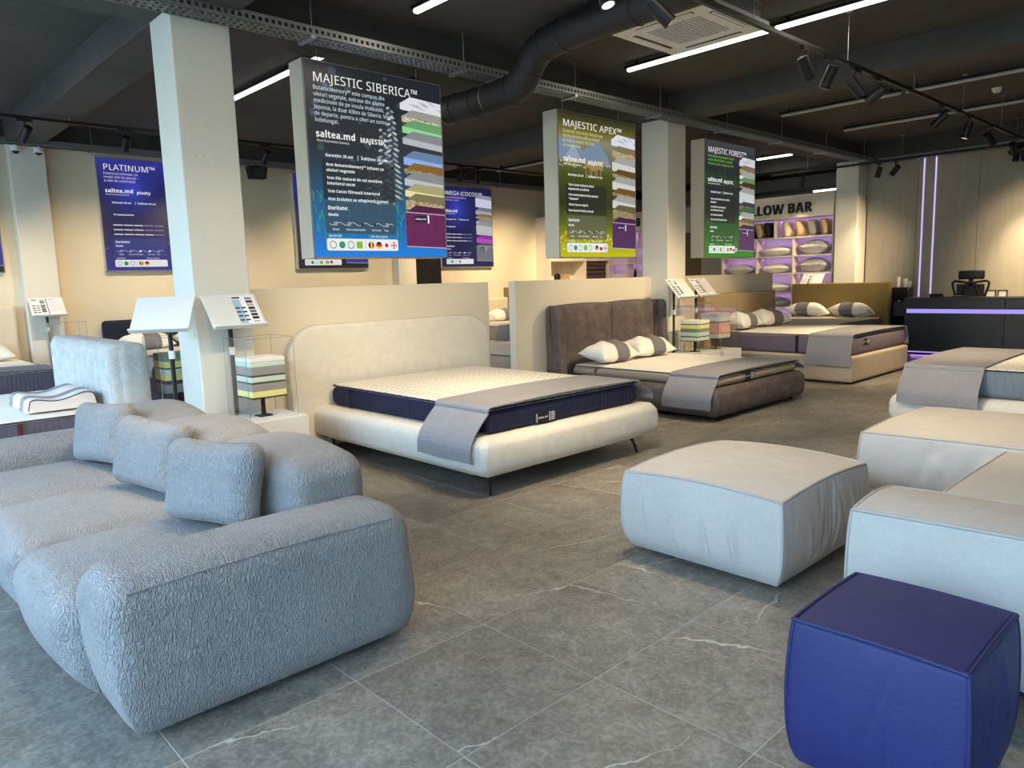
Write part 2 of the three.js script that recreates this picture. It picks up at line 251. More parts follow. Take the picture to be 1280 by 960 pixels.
  // the shop front on the daylight side: sill, mullions, panes
  struct('wall_left', join([bx(XL - 0.14, XL, 0, 0.16, ZB, ZF), bx(XL - 0.14, XL, 3.25, SLAB, ZB, ZF)]), M.dark, 'dark sill and header of the glazed shop front');
  const zs = []; for (let k = 0; k <= 8; k++) zs.push(ZB + (ZF - ZB) * k / 8);
  for (let k = 0; k < 8; k++) {
    const w = new THREE.Group(); w.name = `window_${k + 1}`; w.userData = { kind: 'structure', label: 'tall shop window pane with dark frame', category: 'window' }; scene.add(w);
    const z0 = zs[k], z1 = zs[k + 1];
    part(w, 'window_frame', join([bx(XL - 0.12, XL - 0.02, 0.16, 3.25, z0, z0 + 0.05), bx(XL - 0.12, XL - 0.02, 0.16, 3.25, z1 - 0.05, z1), bx(XL - 0.12, XL - 0.02, 0.16, 0.22, z0 + 0.05, z1 - 0.05), bx(XL - 0.12, XL - 0.02, 3.19, 3.25, z0 + 0.05, z1 - 0.05)]), M.dark);
    part(w, 'pane', new THREE.PlaneGeometry(z1 - z0 - 0.1, 2.97).rotateY(Math.PI / 2).translate(XL - 0.07, 1.705, (z0 + z1) / 2), M.glass);
  }
  const far = struct('added_building_opposite', join([bx(-24, -15, -0.1, 4.8, -45, 40), ...[0, 1, 2, 3, 4, 5, 6, 7, 8, 9, 10, 11].map((k) => bx(-15.1, -14.95, 2.2, 2.35, -44 + k * 7, -38.5 + k * 7))]), M.wall, 'unseen pale building added across the street to block low sky light'); far.userData.category = 'building';  // added out of view: keeps low blue sky light from the deep interior
  const g = struct('ground', bx(-40, XL - 0.2, -0.3, -0.1, -40, 40), M.asphalt, 'grey pavement outside the shop front'); g.userData.category = 'pavement';
}
// waist-high partitions behind the beds
for (const [x0, x1, label] of [[2.455, 5.13, 'cream low partition behind the white boucle bed'], [5.51, 7.97, 'cream low partition behind the brown suede bed'], [8.37, 11.25, 'cream low partition behind the mauve mattress bed']]) {
  const o = struct(numbered('partition_wall'), bx(x0, x1, 0, 1.385, -5.86, -5.76, 0.004), M.partition, label); o.userData.category = 'partition';
}
// ------------------------------------------------------------------ seating
function throwPillow(w, h, t) {                                    // plump cushion standing in the xy plane
  return soft(-w / 2, w / 2, -h / 2, h / 2, -t / 2, t / 2, t * 0.46, [22, 18, 12], (v, q) => { v.z *= 0.80 + 0.30 * cs(q.x * 0.9) * cs(q.y * 0.9); v.x *= 1 - 0.05 * cs(q.y) + 0.02 * Math.sin(q.y * 3); v.y *= 1 - 0.06 * cs(q.x); });
}
{ // long chenille sofa: seats face the shop front (-x)
  const s = thing('sofa', 'long rounded grey chenille sofa with three seats and low backs', 'sofa', [1.03, 0, -3.8]);
  const arm = (z0, z1) => soft(0.505, 1.61, 0.022, 0.54, z0, z1, 0.095, [48, 32, 26], (v, q) => {
    if (q.x < 0) v.x += 0.06 * (1 - q.y) / 2 * (1 - q.y) / 2 * -q.x - 0.015 * cs(q.y); else v.x += (0.02 * cs(q.y) - 0.015 * Math.max(0, -q.y)) * q.x;
    if (q.y > 0) v.y += 0.012 * cs(q.x); v.z += 0.006 * q.z * cs(q.x) * cs(q.y) - 0.02 * q.z * Math.max(0, -q.y) ** 3; }, 0.6);
  const a1 = wpart(s, 'armrest', arm(-2.645, -2.295), M.chenille); wpart(s, 'armrest', arm(-5.32, -4.98), M.chenille);
  { const p = []; for (let i = 0; i <= 28; i++) { const k = i / 28, x = -1 + 2 * k; p.push(V(-0.45 + 0.94 * k, 0.499 + 0.012 * cs(x * 0.9), 1.491)); } part(a1, 'seam', tube(p, 0.004, 60, 6), M.chenille); }
  const zz = [-2.625, -3.37, -4.16, -4.97];
  for (let k = 0; k < 3; k++) {
    const z1 = zz[k], z0 = zz[k + 1];
    wpart(s, 'seat_cushion', soft(0.44, 1.30, 0.035, 0.405, z0 + 0.003, z1 - 0.003, 0.10, [34, 20, 28], (v, q) => {
      if (q.y > 0) v.y += 0.04 * cs(q.x) * cs(q.z * 0.92); if (q.x < 0) v.x += 0.09 * (1 - q.y) / 2 * (1 - q.y) / 2 * -q.x - 0.035 * cs(q.z) * cs(q.y); }, 0.5), M.chenille);
    wpart(s, 'back_cushion', soft(1.255, 1.60, 0.06, 0.70, z0 + 0.003, k ? z1 - 0.003 : z1 + 0.045, 0.085, [18, 28, 26], (v, q) => { if (q.y > 0) v.y += 0.04 * cs(q.z) * q.y; v.x += 0.022 * q.x * cs(q.y) * cs(q.z); }, 0.5), M.chenille);
  }
  wpart(s, 'base', bx(0.72, 1.5, 0.0, 0.05, -5.15, -2.5, 0.01), M.blackMatte);
  [[1.10, 0.62, -2.95, 'small grey chenille cushion on the sofa seat beside the near armrest'], [1.11, 0.615, -3.73, 'small grey chenille cushion on the middle sofa seat'], [1.11, 0.615, -4.52, 'small grey chenille cushion on the sofa seat by the far armrest']].forEach(([x, y, z, label], i) => {
    const t = thing('throw_cushion', label, 'cushion', [x, y, z], -Math.PI / 2 + [0.30, 0.26, 0.22][i], 'small cushions along the sofa'); const m = part(t, 'cover', throwPillow(0.52, 0.345, 0.15), M.chenille); m.rotation.x = -0.22; m.rotation.z = [0.03, -0.04, 0.05][i];
  });
}
function puffBlock(t, x0, x1, y0, y1, z0, z1, o) {                 // loose-cover block: crowned top, gathered sides, piped edges
  const { m, pipe, crown = 0.05, edge = 0.02, bulge = 0.035, folds = 0.012, s = 1, n = 60, tuck = 0.03 } = o;
  const w = x1 - x0, h = y1 - y0, d = z1 - z0;
  const side = (u, k, yy, len) => { let f = 0; for (let i = 0; i < 20 * len; i++) { const c = (i + 0.15 + 0.7 * hash(i, k, s * 7 + 1)) / Math.ceil(20 * len) * 2 - 1, wd = (0.013 + 0.024 * hash(i, k, s * 7 + 2)) / len, a = (hash(i, k, s * 7 + 3) - 0.55) * 1.2, lean = (hash(i, k, s * 7 + 4) - 0.5) * 0.22 / len, e = (u - c - lean * yy) / wd; f += a * Math.exp(-e * e) * (0.45 + 0.55 * Math.sin(yy * 2.2 + 6 * hash(i, k, s * 7 + 5))); } return f; };
  const rise = (X, Z) => { const a = Math.pow(cs(X), 0.8), b = Math.pow(cs(Z), 0.8); return crown * a * b + edge * (a + b - a * b); };
  const fall = (X, Z) => 0.35 * folds * (fbm((X + 1) / 2.01, (Z + 1) / 2.01, 5, s + 300, 3) - 0.5) * cs(X) * cs(Z);
  const g = soft(x0, x1, y0, y1, z0, z1, 0.016, [n, Math.round(n * 0.5), n], (v, q) => {
    const X = q.x, Y = q.y, Z = q.z, yb = Math.pow(cs(Y * 0.99), 0.7), bot = Y < 0 ? tuck * Y * Y * Y * Y : 0;
    const ax = Math.max(0, Math.abs(X) - 0.9) * 10, az = Math.max(0, Math.abs(Z) - 0.9) * 10;
    v.x += Math.sign(X) * ax * (bulge * yb * (0.45 + 0.55 * cs(Z)) + folds * side(Z, X > 0 ? 1 : 2, Y, d) * Math.sqrt(cs(Z * 0.97)) * yb - bot);
    v.z += Math.sign(Z) * az * (bulge * yb * (0.45 + 0.55 * cs(X)) + folds * side(X, Z > 0 ? 3 : 4, Y, w) * Math.sqrt(cs(X * 0.97)) * yb - bot);
    if (Y > 0) v.y += (rise(X, Z) + fall(X, Z)) * (Y > 0.93 ? 1 : Y * Y * Y);
  });
  const b = wpart(t, 'cover', g, m), r = 0.0075, ps = [], P = [];
  for (let k = 0; k < 4; k++) for (let i = 0; i < 24; i++) { const u = -0.992 + 1.984 * i / 24, [X, Z] = [[u, 0.992], [0.992, -u], [-u, -0.992], [-0.992, u]][k]; P.push(V((x0 + x1) / 2 + X * w / 2, y1 + rise(X, Z) - 0.003, (z0 + z1) / 2 + Z * d / 2)); }
  for (let i = 0; i < P.length; i++) ps.push(rod(P[i], P[(i + 1) % P.length], r, 6));
  for (const [x, z, sx, sz] of [[x0, z0, -1, -1], [x0, z1, -1, 1], [x1, z0, 1, -1], [x1, z1, 1, 1]]) { const p = []; for (let i = 0; i <= 12; i++) { const k = i / 12, Y = k * 2 - 1, q = Math.pow(cs(Y * 0.99), 0.7) * bulge * 0.45 - (Y < 0 ? tuck * Y ** 4 : 0); p.push(V(x - sx * 0.005 + sx * q, y0 + 0.012 + (h - 0.014) * k, z - sz * 0.005 + sz * q)); } ps.push(tube(p, r, 24, 6)); }
  wpart(t, 'piping', join(ps), pipe); return b;
}
{
  const t = thing('ottoman', 'large square pale grey ottoman with piped edges and gathered sides', 'ottoman', [3.4, 0, -1.85]);
  puffBlock(t, 2.895, 3.80, 0.025, 0.415, -2.26, -1.42, { m: M.velvet, pipe: M.velvetPipe, crown: 0.03, edge: 0.025, bulge: 0.036, folds: 0.055, s: 3, n: 110 });
  wpart(t, 'base', bx(3.0, 3.7, 0, 0.06, -2.16, -1.56, 0.01), M.blackMatte);
  const p = thing('pouf', 'dark blue cube pouf with piped edges', 'pouf', [2.05, 0, -0.66]);
  puffBlock(p, 1.86, 2.29, 0.02, 0.445, -0.875, -0.445, { m: M.blue, pipe: M.bluePipe, crown: 0.012, edge: 0.006, bulge: 0.03, folds: 0.02, s: 5, n: 80, tuck: 0.012 });
}
{ // modular corner sofa on the right
  const t = thing('corner_sofa', 'pale grey modular corner sofa with piped edges and chaise', 'sofa', [3.8, 0, -0.6]);
  puffBlock(t, 2.60, 2.98, 0.06, 0.55, -1.02, 1.2, { m: M.velvet, pipe: M.velvetPipe, crown: 0.012, edge: 0.02, bulge: 0.025, folds: 0.018, s: 11, n: 70 }).name = 'armrest';
  puffBlock(t, 3.0, 4.53, 0.06, 0.405, -0.99, 1.2, { m: M.velvet, pipe: M.velvetPipe, crown: 0.03, edge: 0.01, bulge: 0.01, folds: 0.004, s: 13, n: 48 }).name = 'seat_cushion';
  puffBlock(t, 4.55, 5.65, 0.06, 0.415, -1.74, 1.2, { m: M.velvet, pipe: M.velvetPipe, crown: 0.035, edge: 0.015, bulge: 0.03, folds: 0.055, s: 17, n: 110 }).name = 'chaise';
  wpart(t, 'base', join([bx(2.7, 5.5, 0, 0.07, -0.9, 1.1, 0.01), bx(4.7, 5.5, 0, 0.07, -1.6, -0.9, 0.01)]), M.blackMatte);
}

// ------------------------------------------------------------------ beds
function printTexture(w, h, draw) { const c = document.createElement('canvas'); c.width = w; c.height = h; draw(c.getContext('2d'), w, h); const t = new THREE.CanvasTexture(c); t.colorSpace = THREE.SRGBColorSpace; t.wrapS = t.wrapT = THREE.ClampToEdgeWrapping; return t; }
const tagTex = printTexture(256, 96, (g, w, h) => { g.fillStyle = '#10131f'; g.fillRect(0, 0, w, h); g.fillStyle = '#e9e9e9'; g.fillRect(8, 10, 10, 76); g.font = 'bold 26px sans-serif'; g.fillText('saltea.md', 28, 56); g.fillStyle = '#d8d8d8'; g.fillRect(172, 6, 14, 84); for (let i = 0; i < 4; i++) g.fillRect(196, 12 + i * 20, 50, 12); });
const mTag = std({ map: tagTex, roughness: 0.7 });
function mattress(name, label, x0, x1, y0, y1, z0, z1, o) {
  const t = thing(name, label, 'mattress', [(x0 + x1) / 2, y0, (z0 + z1) / 2]);
  wpart(t, 'border', soft(x0, x1, y0, y1 - 0.012, z0, z1, 0.045, [16, 8, 16], (v, q) => { const k = 0.008 * cs(q.y); if (Math.abs(q.x) > 0.9) v.x += Math.sign(q.x) * k; if (Math.abs(q.z) > 0.9) v.z += Math.sign(q.z) * k; }), o.side);
  wpart(t, 'top_panel', soft(x0 + 0.016, x1 - 0.016, y1 - 0.035, y1 + 0.004, z0 + 0.016, z1 - 0.016, 0.02, [24, 4, 24], (v, q) => { if (q.y > 0) v.y += 0.012 * cs(q.x) * cs(q.z); }), o.top);
  wpart(t, 'piping', loop(x0 + 0.001, x1 - 0.001, z0 + 0.001, z1 - 0.001, y1 - 0.009, 0.04, 0.0065), o.pipe);
  if (o.band) for (const [bz, bxp] of o.band) wpart(t, 'strap', bx(bxp - 0.012, bxp + 0.012, y0 + 0.01, y1 - 0.02, bz - 0.02, bz + 0.02, 0.004), o.bandMat);
  if (o.tag) { const [tx, ty, tz, face] = o.tag, g = new THREE.PlaneGeometry(0.20, 0.075); const b = new THREE.BoxGeometry(0.20, 0.075, 0.004); if (face === 'x') b.rotateY(-Math.PI / 2); b.translate(tx, ty, tz); wpart(t, 'label_tag', b, mTag); }
  return t;
}
function ribbon(pts, th) {                                         // thick polyline in the plane -> outline shape
  const L = [], R = []; for (let i = 0; i < pts.length; i++) { const a = pts[Math.max(0, i - 1)], b = pts[Math.min(pts.length - 1, i + 1)], dx = b[0] - a[0], dy = b[1] - a[1], l = Math.hypot(dx, dy); L.push([pts[i][0] - dy / l * th / 2, pts[i][1] + dx / l * th / 2]); R.unshift([pts[i][0] + dy / l * th / 2, pts[i][1] - dx / l * th / 2]); }
  return new THREE.Shape([...L, ...R].map((p) => new THREE.Vector2(...p)));
}
function runner(label, x0, x1, y, z0, z1, dropL, dropR, group, out = 0.06) {   // cloth laid across the foot of a bed, hanging over the frame's sides
  const r = 0.03, pts = [], e = 0.011, bend = (k) => out * Math.sin(Math.min(1, k * 1.25) * Math.PI / 2); for (let i = 0; i <= 10; i++) { const k = 1 - i / 10; pts.push([x0 - e - bend(k), y - r - (dropL - r) * k]); }
  for (let i = 1; i <= 5; i++) { const a = Math.PI - i / 5 * Math.PI / 2; pts.push([x0 - e + r + Math.cos(a) * r, y - r + e + Math.sin(a) * r]); }
  for (let i = 1; i < 16; i++) pts.push([x0 + r + (x1 - x0 - 2 * r) * i / 16, y + e + 0.014 * Math.sin(i / 16 * Math.PI)]);
  for (let i = 0; i <= 5; i++) { const a = Math.PI / 2 - i / 5 * Math.PI / 2; pts.push([x1 + e - r + Math.cos(a) * r, y - r + e + Math.sin(a) * r]); }
  for (let i = 1; i <= 10; i++) { const k = i / 10; pts.push([x1 + e + bend(k), y - r - (dropR - r) * k]); }
  const g = new THREE.ExtrudeGeometry(ribbon(pts, 0.008), { depth: z1 - z0, steps: 16, bevelEnabled: false, curveSegments: 1 }); g.translate(0, 0, z0);
  const p = g.attributes.position; for (let i = 0; i < p.count; i++) { const x = p.getX(i), yy = p.getY(i), z = p.getZ(i), hang = Math.max(0, y - yy - 0.03); const k = (0.5 + 0.5 * Math.sin(z * 15 + x * 3)) * 0.05 * hang; p.setX(i, x + (x < (x0 + x1) / 2 ? -k : k)); p.setZ(i, z + 0.06 * hang * (z - (z0 + z1) / 2)); }
  g.deleteAttribute('uv'); g.computeVertexNormals();
  return single('bed_runner', label, 'bed runner', boxUV(g), M.runner, group);
}
function sleepPillow(w, h, t) {                                    // lying pillow with pinched corners, banded in grey; long axis x
  const half = (u0, u1, grow, n) => {
    const g = new THREE.PlaneGeometry(1, 1, n, 20), p0 = g.attributes.position, all = [];
    for (const side of [1, -1]) {
      const c = g.clone(), p = c.attributes.position;
      for (let i = 0; i < p.count; i++) {
        const u = u0 + (u1 - u0) * (p0.getX(i) + 0.5), v = p0.getY(i) * 2, ex = (1 - Math.pow(Math.abs(u), 3.4)), ev = (1 - Math.pow(Math.abs(v), 2.2));
        const z = Math.pow(Math.max(0, ex), 0.62) * Math.pow(Math.max(0, ev), 0.6) * t / 2 * (1 + 0.06 * Math.sin(u * 9 + v * 5)) + grow * (ev > 0.02 ? 1 : 0.3);
        p.setXYZ(i, u * w / 2 * (1 - 0.07 * (1 - v * v)), side * z * (side < 0 ? 0.55 : 1), v * (h / 2 + grow) * (1 - 0.09 * (1 - u * u)));
      }
      if (side > 0) { const ix = c.index; for (let i = 0; i < ix.count; i += 3) { const a = ix.getX(i); ix.setX(i, ix.getX(i + 1)); ix.setX(i + 1, a); } }
      c.deleteAttribute('normal'); c.deleteAttribute('uv'); all.push(c);
    }
    const m = mergeVertices(mergeGeometries(all), 1e-4); m.computeVertexNormals(); return boxUV(m);
  };
  return { white: join([half(-1, -0.20, 0, 18), half(0.42, 1, 0, 18)]), band: half(-0.22, 0.44, 0.005, 14) };
}
const pillowGeo = sleepPillow(0.70, 0.38, 0.30);
function bedPillow(label, x, y, z, turn, tilt, group) { const t = thing('pillow', label, 'pillow', [x, y, z], turn, group); const a = part(t, 'cover', pillowGeo.white, M.pillow), b = part(t, 'band', pillowGeo.band, M.pillowBand); a.rotation.x = b.rotation.x = tilt; return t; }
const feet = (t, list, h = 0.04, r = 0.03) => list.forEach(([x, z]) => wpart(t, 'leg', cyl(r, h, x, 0, z), M.black));

{ // 1: white boucle bed with rounded headboard
  const t = thing('bed', 'cream boucle bed frame with rounded headboard and slim black legs', 'bed', [3.93, 0, -4.6]);
  const hb = new THREE.Shape(), W = 1.075, H = 1.035, R = 0.26; hb.moveTo(-W + 0.05, 0.06); hb.lineTo(W - 0.05, 0.06); hb.quadraticCurveTo(W, 0.4, W, H - R); hb.absarc(W - R, H - R, R, 0, Math.PI / 2); hb.lineTo(-W + R, H); hb.absarc(-W + R, H - R, R, Math.PI / 2, Math.PI); hb.quadraticCurveTo(-W, 0.4, -W + 0.05, 0.06);
  const hg = new THREE.ExtrudeGeometry(hb, { depth: 0.06, bevelEnabled: true, bevelSize: 0.035, bevelThickness: 0.035, bevelSegments: 6, curveSegments: 20 }); hg.translate(3.90, 0, -5.71); hg.deleteAttribute('uv'); wpart(t, 'headboard', boxUV(hg), M.boucle);
  wpart(t, 'base', soft(2.995, 4.865, 0.125, 0.385, -5.655, -3.455, 0.06, [36, 16, 36], (v, q) => { const k = 0.02 * cs(q.y); if (Math.abs(q.x) > 0.95) v.x += Math.sign(q.x) * k; if (q.z > 0.95) v.z += k; }), M.boucle);
  const leg = (x, z, dx, dz) => join([rod(V(x, 0.0, z), V(x - (dx > 0 ? 0.05 : 0), 0.14, z - (dx > 0 ? 0.02 : 0)), 0.01), rod(V(x - (dx > 0 ? 0.012 : 0), 0.05, z), V(x - (dx > 0 ? 0.07 : 0), 0.14, z - 0.03), 0.009), bx(x - 0.07, x + 0.04, 0.13, 0.14, z - 0.09, z + 0.02)]);
  [[3.085, -3.51, -1, 1], [4.66, -3.51, 1, 1], [3.085, -5.5, -1, -1], [4.66, -5.5, 1, -1]].forEach(([x, z, a, b]) => wpart(t, 'leg', leg(x, z, a, b), M.black));
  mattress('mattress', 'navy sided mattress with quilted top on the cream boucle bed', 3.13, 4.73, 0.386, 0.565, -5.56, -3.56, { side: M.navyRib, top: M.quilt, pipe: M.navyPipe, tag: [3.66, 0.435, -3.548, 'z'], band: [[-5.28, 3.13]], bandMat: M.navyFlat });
  runner('grey bed runner across the foot of the navy mattress', 3.125, 4.735, 0.562, -4.10, -3.538, 0.33, 0.16, 'grey bed runners', 0.165);
}
{ // 2: brown suede bed with winged headboard
  const t = thing('bed', 'brown suede bed frame with two-panel winged headboard', 'bed', [6.97, 0, -4.65]);
  const panel = (x0, x1) => soft(x0, x1, 0.05, 1.10, -5.74, -5.60, 0.045, [20, 24, 8], (v, q) => { if (q.z > 0) v.z += 0.03 * cs(q.x) * cs(q.y * 0.8); if (q.y > 0) v.y += 0.012 * cs(q.x); });
  wpart(t, 'headboard_panel', panel(6.07, 6.965), M.suede); wpart(t, 'headboard_panel', panel(6.965, 7.83), M.suede);
  const wing = (x0, x1, lean) => soft(x0, x1, 0.05, 1.10, -5.74, -5.44, 0.05, [8, 24, 12], (v, q) => { v.z -= (q.y + 1) * 0.035 * (q.z > 0 ? 1 : 0); v.x += lean * (q.z + 1) * 0.022; });
  wpart(t, 'headboard_wing', wing(5.93, 6.07, -1), M.suede); wpart(t, 'headboard_wing', wing(7.83, 7.915, 1), M.suede);
  wpart(t, 'base', soft(6.08, 7.89, 0.035, 0.315, -5.55, -3.645, 0.06, [24, 10, 24], (v, q) => { const k = 0.02 * cs(q.y); if (Math.abs(q.x) > 0.9) v.x += Math.sign(q.x) * k; if (q.z > 0.9) v.z += k; }), M.suede);
  feet(t, [[6.2, -3.76], [7.8, -3.76], [6.2, -5.4], [7.8, -5.4]], 0.05);
  mattress('mattress', 'beige sided mattress with white top on the brown suede bed', 6.17, 7.79, 0.316, 0.43, -5.54, -3.70, { side: M.beigeRib, top: M.knit, pipe: M.brownPipe, tag: [6.75, 0.375, -3.688, 'z'], band: [[-5.2, 6.17]], bandMat: M.mauveFlat });
  runner('grey bed runner across the foot of the beige mattress', 6.165, 7.795, 0.427, -4.22, -3.676, 0.31, 0.1, 'grey bed runners', 0.135);
  bedPillow('white pillow with grey band leaning at the left half of the winged headboard', 6.50, 0.535, -5.27, 0.06, 0.16); bedPillow('white pillow with grey band at the right half of the winged headboard', 7.24, 0.535, -5.30, -0.04, 0.16);
}
{ // 3: beige base with mauve mattress
  const t = thing('bed', 'beige linen box bed base under the mauve mattress', 'bed', [10.08, 0, -4.65]);
  wpart(t, 'base', soft(9.13, 11.03, 0.02, 0.345, -5.6, -3.62, 0.035, [20, 8, 20], null), M.linenBase);
  wpart(t, 'headboard', soft(9.0, 11.05, 0.02, 1.12, -5.74, -5.60, 0.02, [16, 16, 6], null), M.tan);
  mattress('mattress', 'mauve sided mattress with white top on the beige bed base', 9.18, 10.98, 0.346, 0.60, -5.59, -3.66, { side: M.mauveRib, top: M.knit, pipe: M.brownPipe, tag: [9.6, 0.5, -3.647, 'z'], band: [[-4.35, 9.18]], bandMat: M.navyPipe });
  runner('grey bed runner across the foot of the mauve mattress', 9.175, 10.985, 0.597, -4.19, -3.638, 0.37, 0.24, 'grey bed runners', 0.06);
  bedPillow('white pillow with grey band standing behind the mattress sample cases', 9.52, 0.715, -5.33, 0.1, 0.2); bedPillow('white pillow with grey band at the middle of the mauve bed', 10.27, 0.715, -5.33, -0.1, 0.2);
}
{ // 4: olive headboard bed by the reception desk, head against the shelves side (+x)
  const t = thing('bed', 'olive upholstered bed frame with tall plain headboard', 'bed', [12.3, 0, -5.5]);
  wpart(t, 'headboard', soft(13.3, 13.42, 0.03, 1.175, -6.43, -4.70, 0.02, [6, 14, 14], null), M.olive);
  wpart(t, 'base', soft(11.3, 13.3, 0.02, 0.33, -6.38, -4.76, 0.04, [14, 8, 14], null), M.olive);
  mattress('mattress', 'dark violet sided mattress with white top below the olive headboard', 11.32, 13.27, 0.331, 0.575, -6.36, -4.80, { side: M.mauveRib, top: M.knit, pipe: M.brownPipe });
  bedPillow('white pillow with grey band below the olive headboard, on the shelf side', 13.02, 0.685, -6.0, Math.PI / 2, 0.25); bedPillow('white pillow with grey band below the olive headboard, on the desk side', 13.02, 0.685, -5.22, Math.PI / 2, 0.25);
}
{ // right: white boucle bed behind the corner sofa, foot towards the other beds
  const t = thing('bed', 'white boucle bed frame behind the corner sofa', 'bed', [7.6, 0, -1.2]);
  wpart(t, 'base', soft(6.62, 8.55, 0.06, 0.34, -2.34, -0.1, 0.11, [20, 12, 24], null), M.boucle); feet(t, [[6.85, -2.1], [8.3, -2.1], [6.85, -0.3], [8.3, -0.3]], 0.08);
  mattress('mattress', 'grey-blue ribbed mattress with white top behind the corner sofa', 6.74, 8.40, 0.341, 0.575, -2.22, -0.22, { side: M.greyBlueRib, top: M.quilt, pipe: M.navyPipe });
  runner('grey bed runner over the grey-blue mattress behind the corner sofa', 6.735, 8.405, 0.575, -2.235, -1.64, 0.30, 0.2, 'grey bed runners', 0.14);
}
{ // left: pleated headboard bed, head towards the pillar (+x)
  const t = thing('bed', 'bed with thick pale channel-tufted boucle headboard', 'bed', [0.6, 0, -6.9]);
  const n = 7, z0 = -7.86, z1 = -5.98;
  wpart(t, 'headboard', soft(1.60, 1.84, 0.05, 1.0, z0, z1, 0.085, [12, 30, 176], (v, q) => { const u = (q.z + 1) / 2 * 11, f = u - Math.floor(u), k = Math.pow(Math.abs(Math.sin(f * Math.PI)), 0.45); if (q.x < 0.6) v.x -= 0.055 * k * (1 - Math.max(0, q.x)); if (q.y > 0.7) v.y += 0.014 * k; }), M.pleatFabric);
  wpart(t, 'base', soft(-0.5, 1.62, 0.06, 0.28, -7.82, -6.0, 0.06, [14, 8, 14], null), M.boucle); feet(t, [[-0.3, -6.2], [1.4, -6.2], [-0.3, -7.6], [1.4, -7.6]], 0.08);
  mattress('mattress', 'dark grey sided mattress with a maroon strap behind the sofa', -0.42, 1.535, 0.281, 0.525, -7.8, -6.02, { side: M.darkRib, top: M.knit, pipe: M.brownPipe, band: [[-6.02, 0.95]], bandMat: M.maroon });
  const p = thing('contour_pillow', 'wavy contour pillow with grey stripes on the dark grey mattress', 'pillow', [1.27, 0.542, -6.53], 0);
  // two waves across x (the sleeper's direction), swept along z
  const wave = (k) => 0.075 + 0.022 * Math.cos(k * Math.PI * 2 * 1.0 + 0.5) + 0.012 * k;                 // height across the pillow, head side lower in the middle
  const block = (z0, z1, e, mat, nm) => part(p, nm, soft(-0.23 - e, 0.23 + e, 0, 0.15, z0, z1, 0.022, [40, 8, 12], (v, q) => { const k = (q.x + 1) / 2, top = (wave(k) + e) * Math.pow(Math.max(0, 1 - Math.pow(Math.abs(q.x), 7)), 0.4) + 0.02; const t = (v.y + 0.075) / 0.15; v.y = -0.075 + t * Math.max(0.03, top); }), mat);
  block(-0.34, 0.34, 0, M.peach, 'core'); for (const [a, b] of [[-0.32, -0.20], [0.06, 0.19]]) block(a, b, 0.006, M.runner, 'stripe'); for (const [a, b] of [[-0.20, -0.08], [0.19, 0.31]]) block(a, b, 0.005, M.white, 'stripe');
  const c = []; for (let i = 0; i <= 28; i++) { const k = i / 28; c.push(V(-0.225 + 0.45 * k, (wave(k)) * Math.pow(Math.max(0, 1 - Math.pow(Math.abs(k * 2 - 1), 7)), 0.4) + 0.018, 0.338)); } part(p, 'piping', tube(c, 0.004, 56, 6), M.brownPipe);
}
// beds along the back wall and behind the partitions
function backBed(label, mlabel, x0, x1, z0, z1, head, hbMat, sideMat, o = {}) {
  const top = o.top ?? 0.57, t = thing('bed', label, 'bed', [(x0 + x1) / 2, 0, (z0 + z1) / 2]), hz = head < 0 ? [z0 - 0.12, z0] : [z1, z1 + 0.12];
  wpart(t, 'headboard', soft(x0 - 0.04, x1 + 0.04, 0.04, o.hb ?? 1.02, hz[0], hz[1], o.round ?? 0.05, [20, 20, 6], null), hbMat);
  wpart(t, 'base', soft(x0 - 0.03, x1 + 0.03, 0.03, 0.30, z0, z1 + (head < 0 ? 0.05 : 0), 0.05, [14, 8, 14], null), o.base ?? hbMat);
  mattress('mattress', mlabel, x0, x1, 0.301, top, z0 + 0.01, z1 - 0.01, { side: sideMat, top: M.knit, pipe: M.brownPipe });
}
backBed('cream upholstered bed against the back wall beside the wall pillar', 'dark violet sided mattress on the cream bed by the back wall', 0.10, 1.90, -11.46, -9.4, -1, M.creamHead, M.darkRib, { hb: 1.28, base: M.creamHead });
runner('grey bed runner over the mattress of the cream bed by the back wall', 0.08, 1.92, 0.57, -10.0, -9.40, 0.1, 0.1, 'grey bed runners');
bedPillow('white pillow with grey band on the cream bed by the back wall', 1.45, 0.675, -11.15, 0, 0.2);
backBed('dark navy upholstered bed against the back wall', 'pale mattress on the dark navy bed', 2.98, 4.62, -11.46, -9.4, -1, M.navyHead, M.darkRib, { hb: 1.0, round: 0.055 });
bedPillow('white pillow with grey band on the navy bed beside the wall pillar', 3.4, 0.675, -11.15, 0, 0.2); bedPillow('white pillow with grey band on the navy bed, away from the wall pillar', 4.15, 0.675, -11.15, 0, 0.2);
runner('grey bed runner over the mattress of the dark navy bed', 2.96, 4.64, 0.57, -10.0, -9.40, 0.2, 0.2, 'grey bed runners');
backBed('beige bed against the back wall below the cocos poster', 'pale mattress on the beige bed below the cocos poster', 9.14, 10.74, -11.46, -9.4, -1, M.creamHead, M.beigeRib, { hb: 1.05 });
bedPillow('white pillow with grey band on the beige bed, near the black ribbed panel', 9.55, 0.675, -11.15, 0, 0.2); bedPillow('white pillow with grey band on the beige bed, away from the black ribbed panel', 10.3, 0.675, -11.15, 0, 0.2);
runner('grey bed runner over the beige bed below the cocos poster', 9.135, 10.745, 0.57, -10.0, -9.40, 0.26, 0.26, 'grey bed runners');
backBed('beige bed set against the rear of the low partitions', 'beige sided mattress seen through the gap between partitions', 6.05, 7.7, -8.0, -6.0, 1, M.creamHead, M.beigeRib, { hb: 1.05, top: 0.50 });
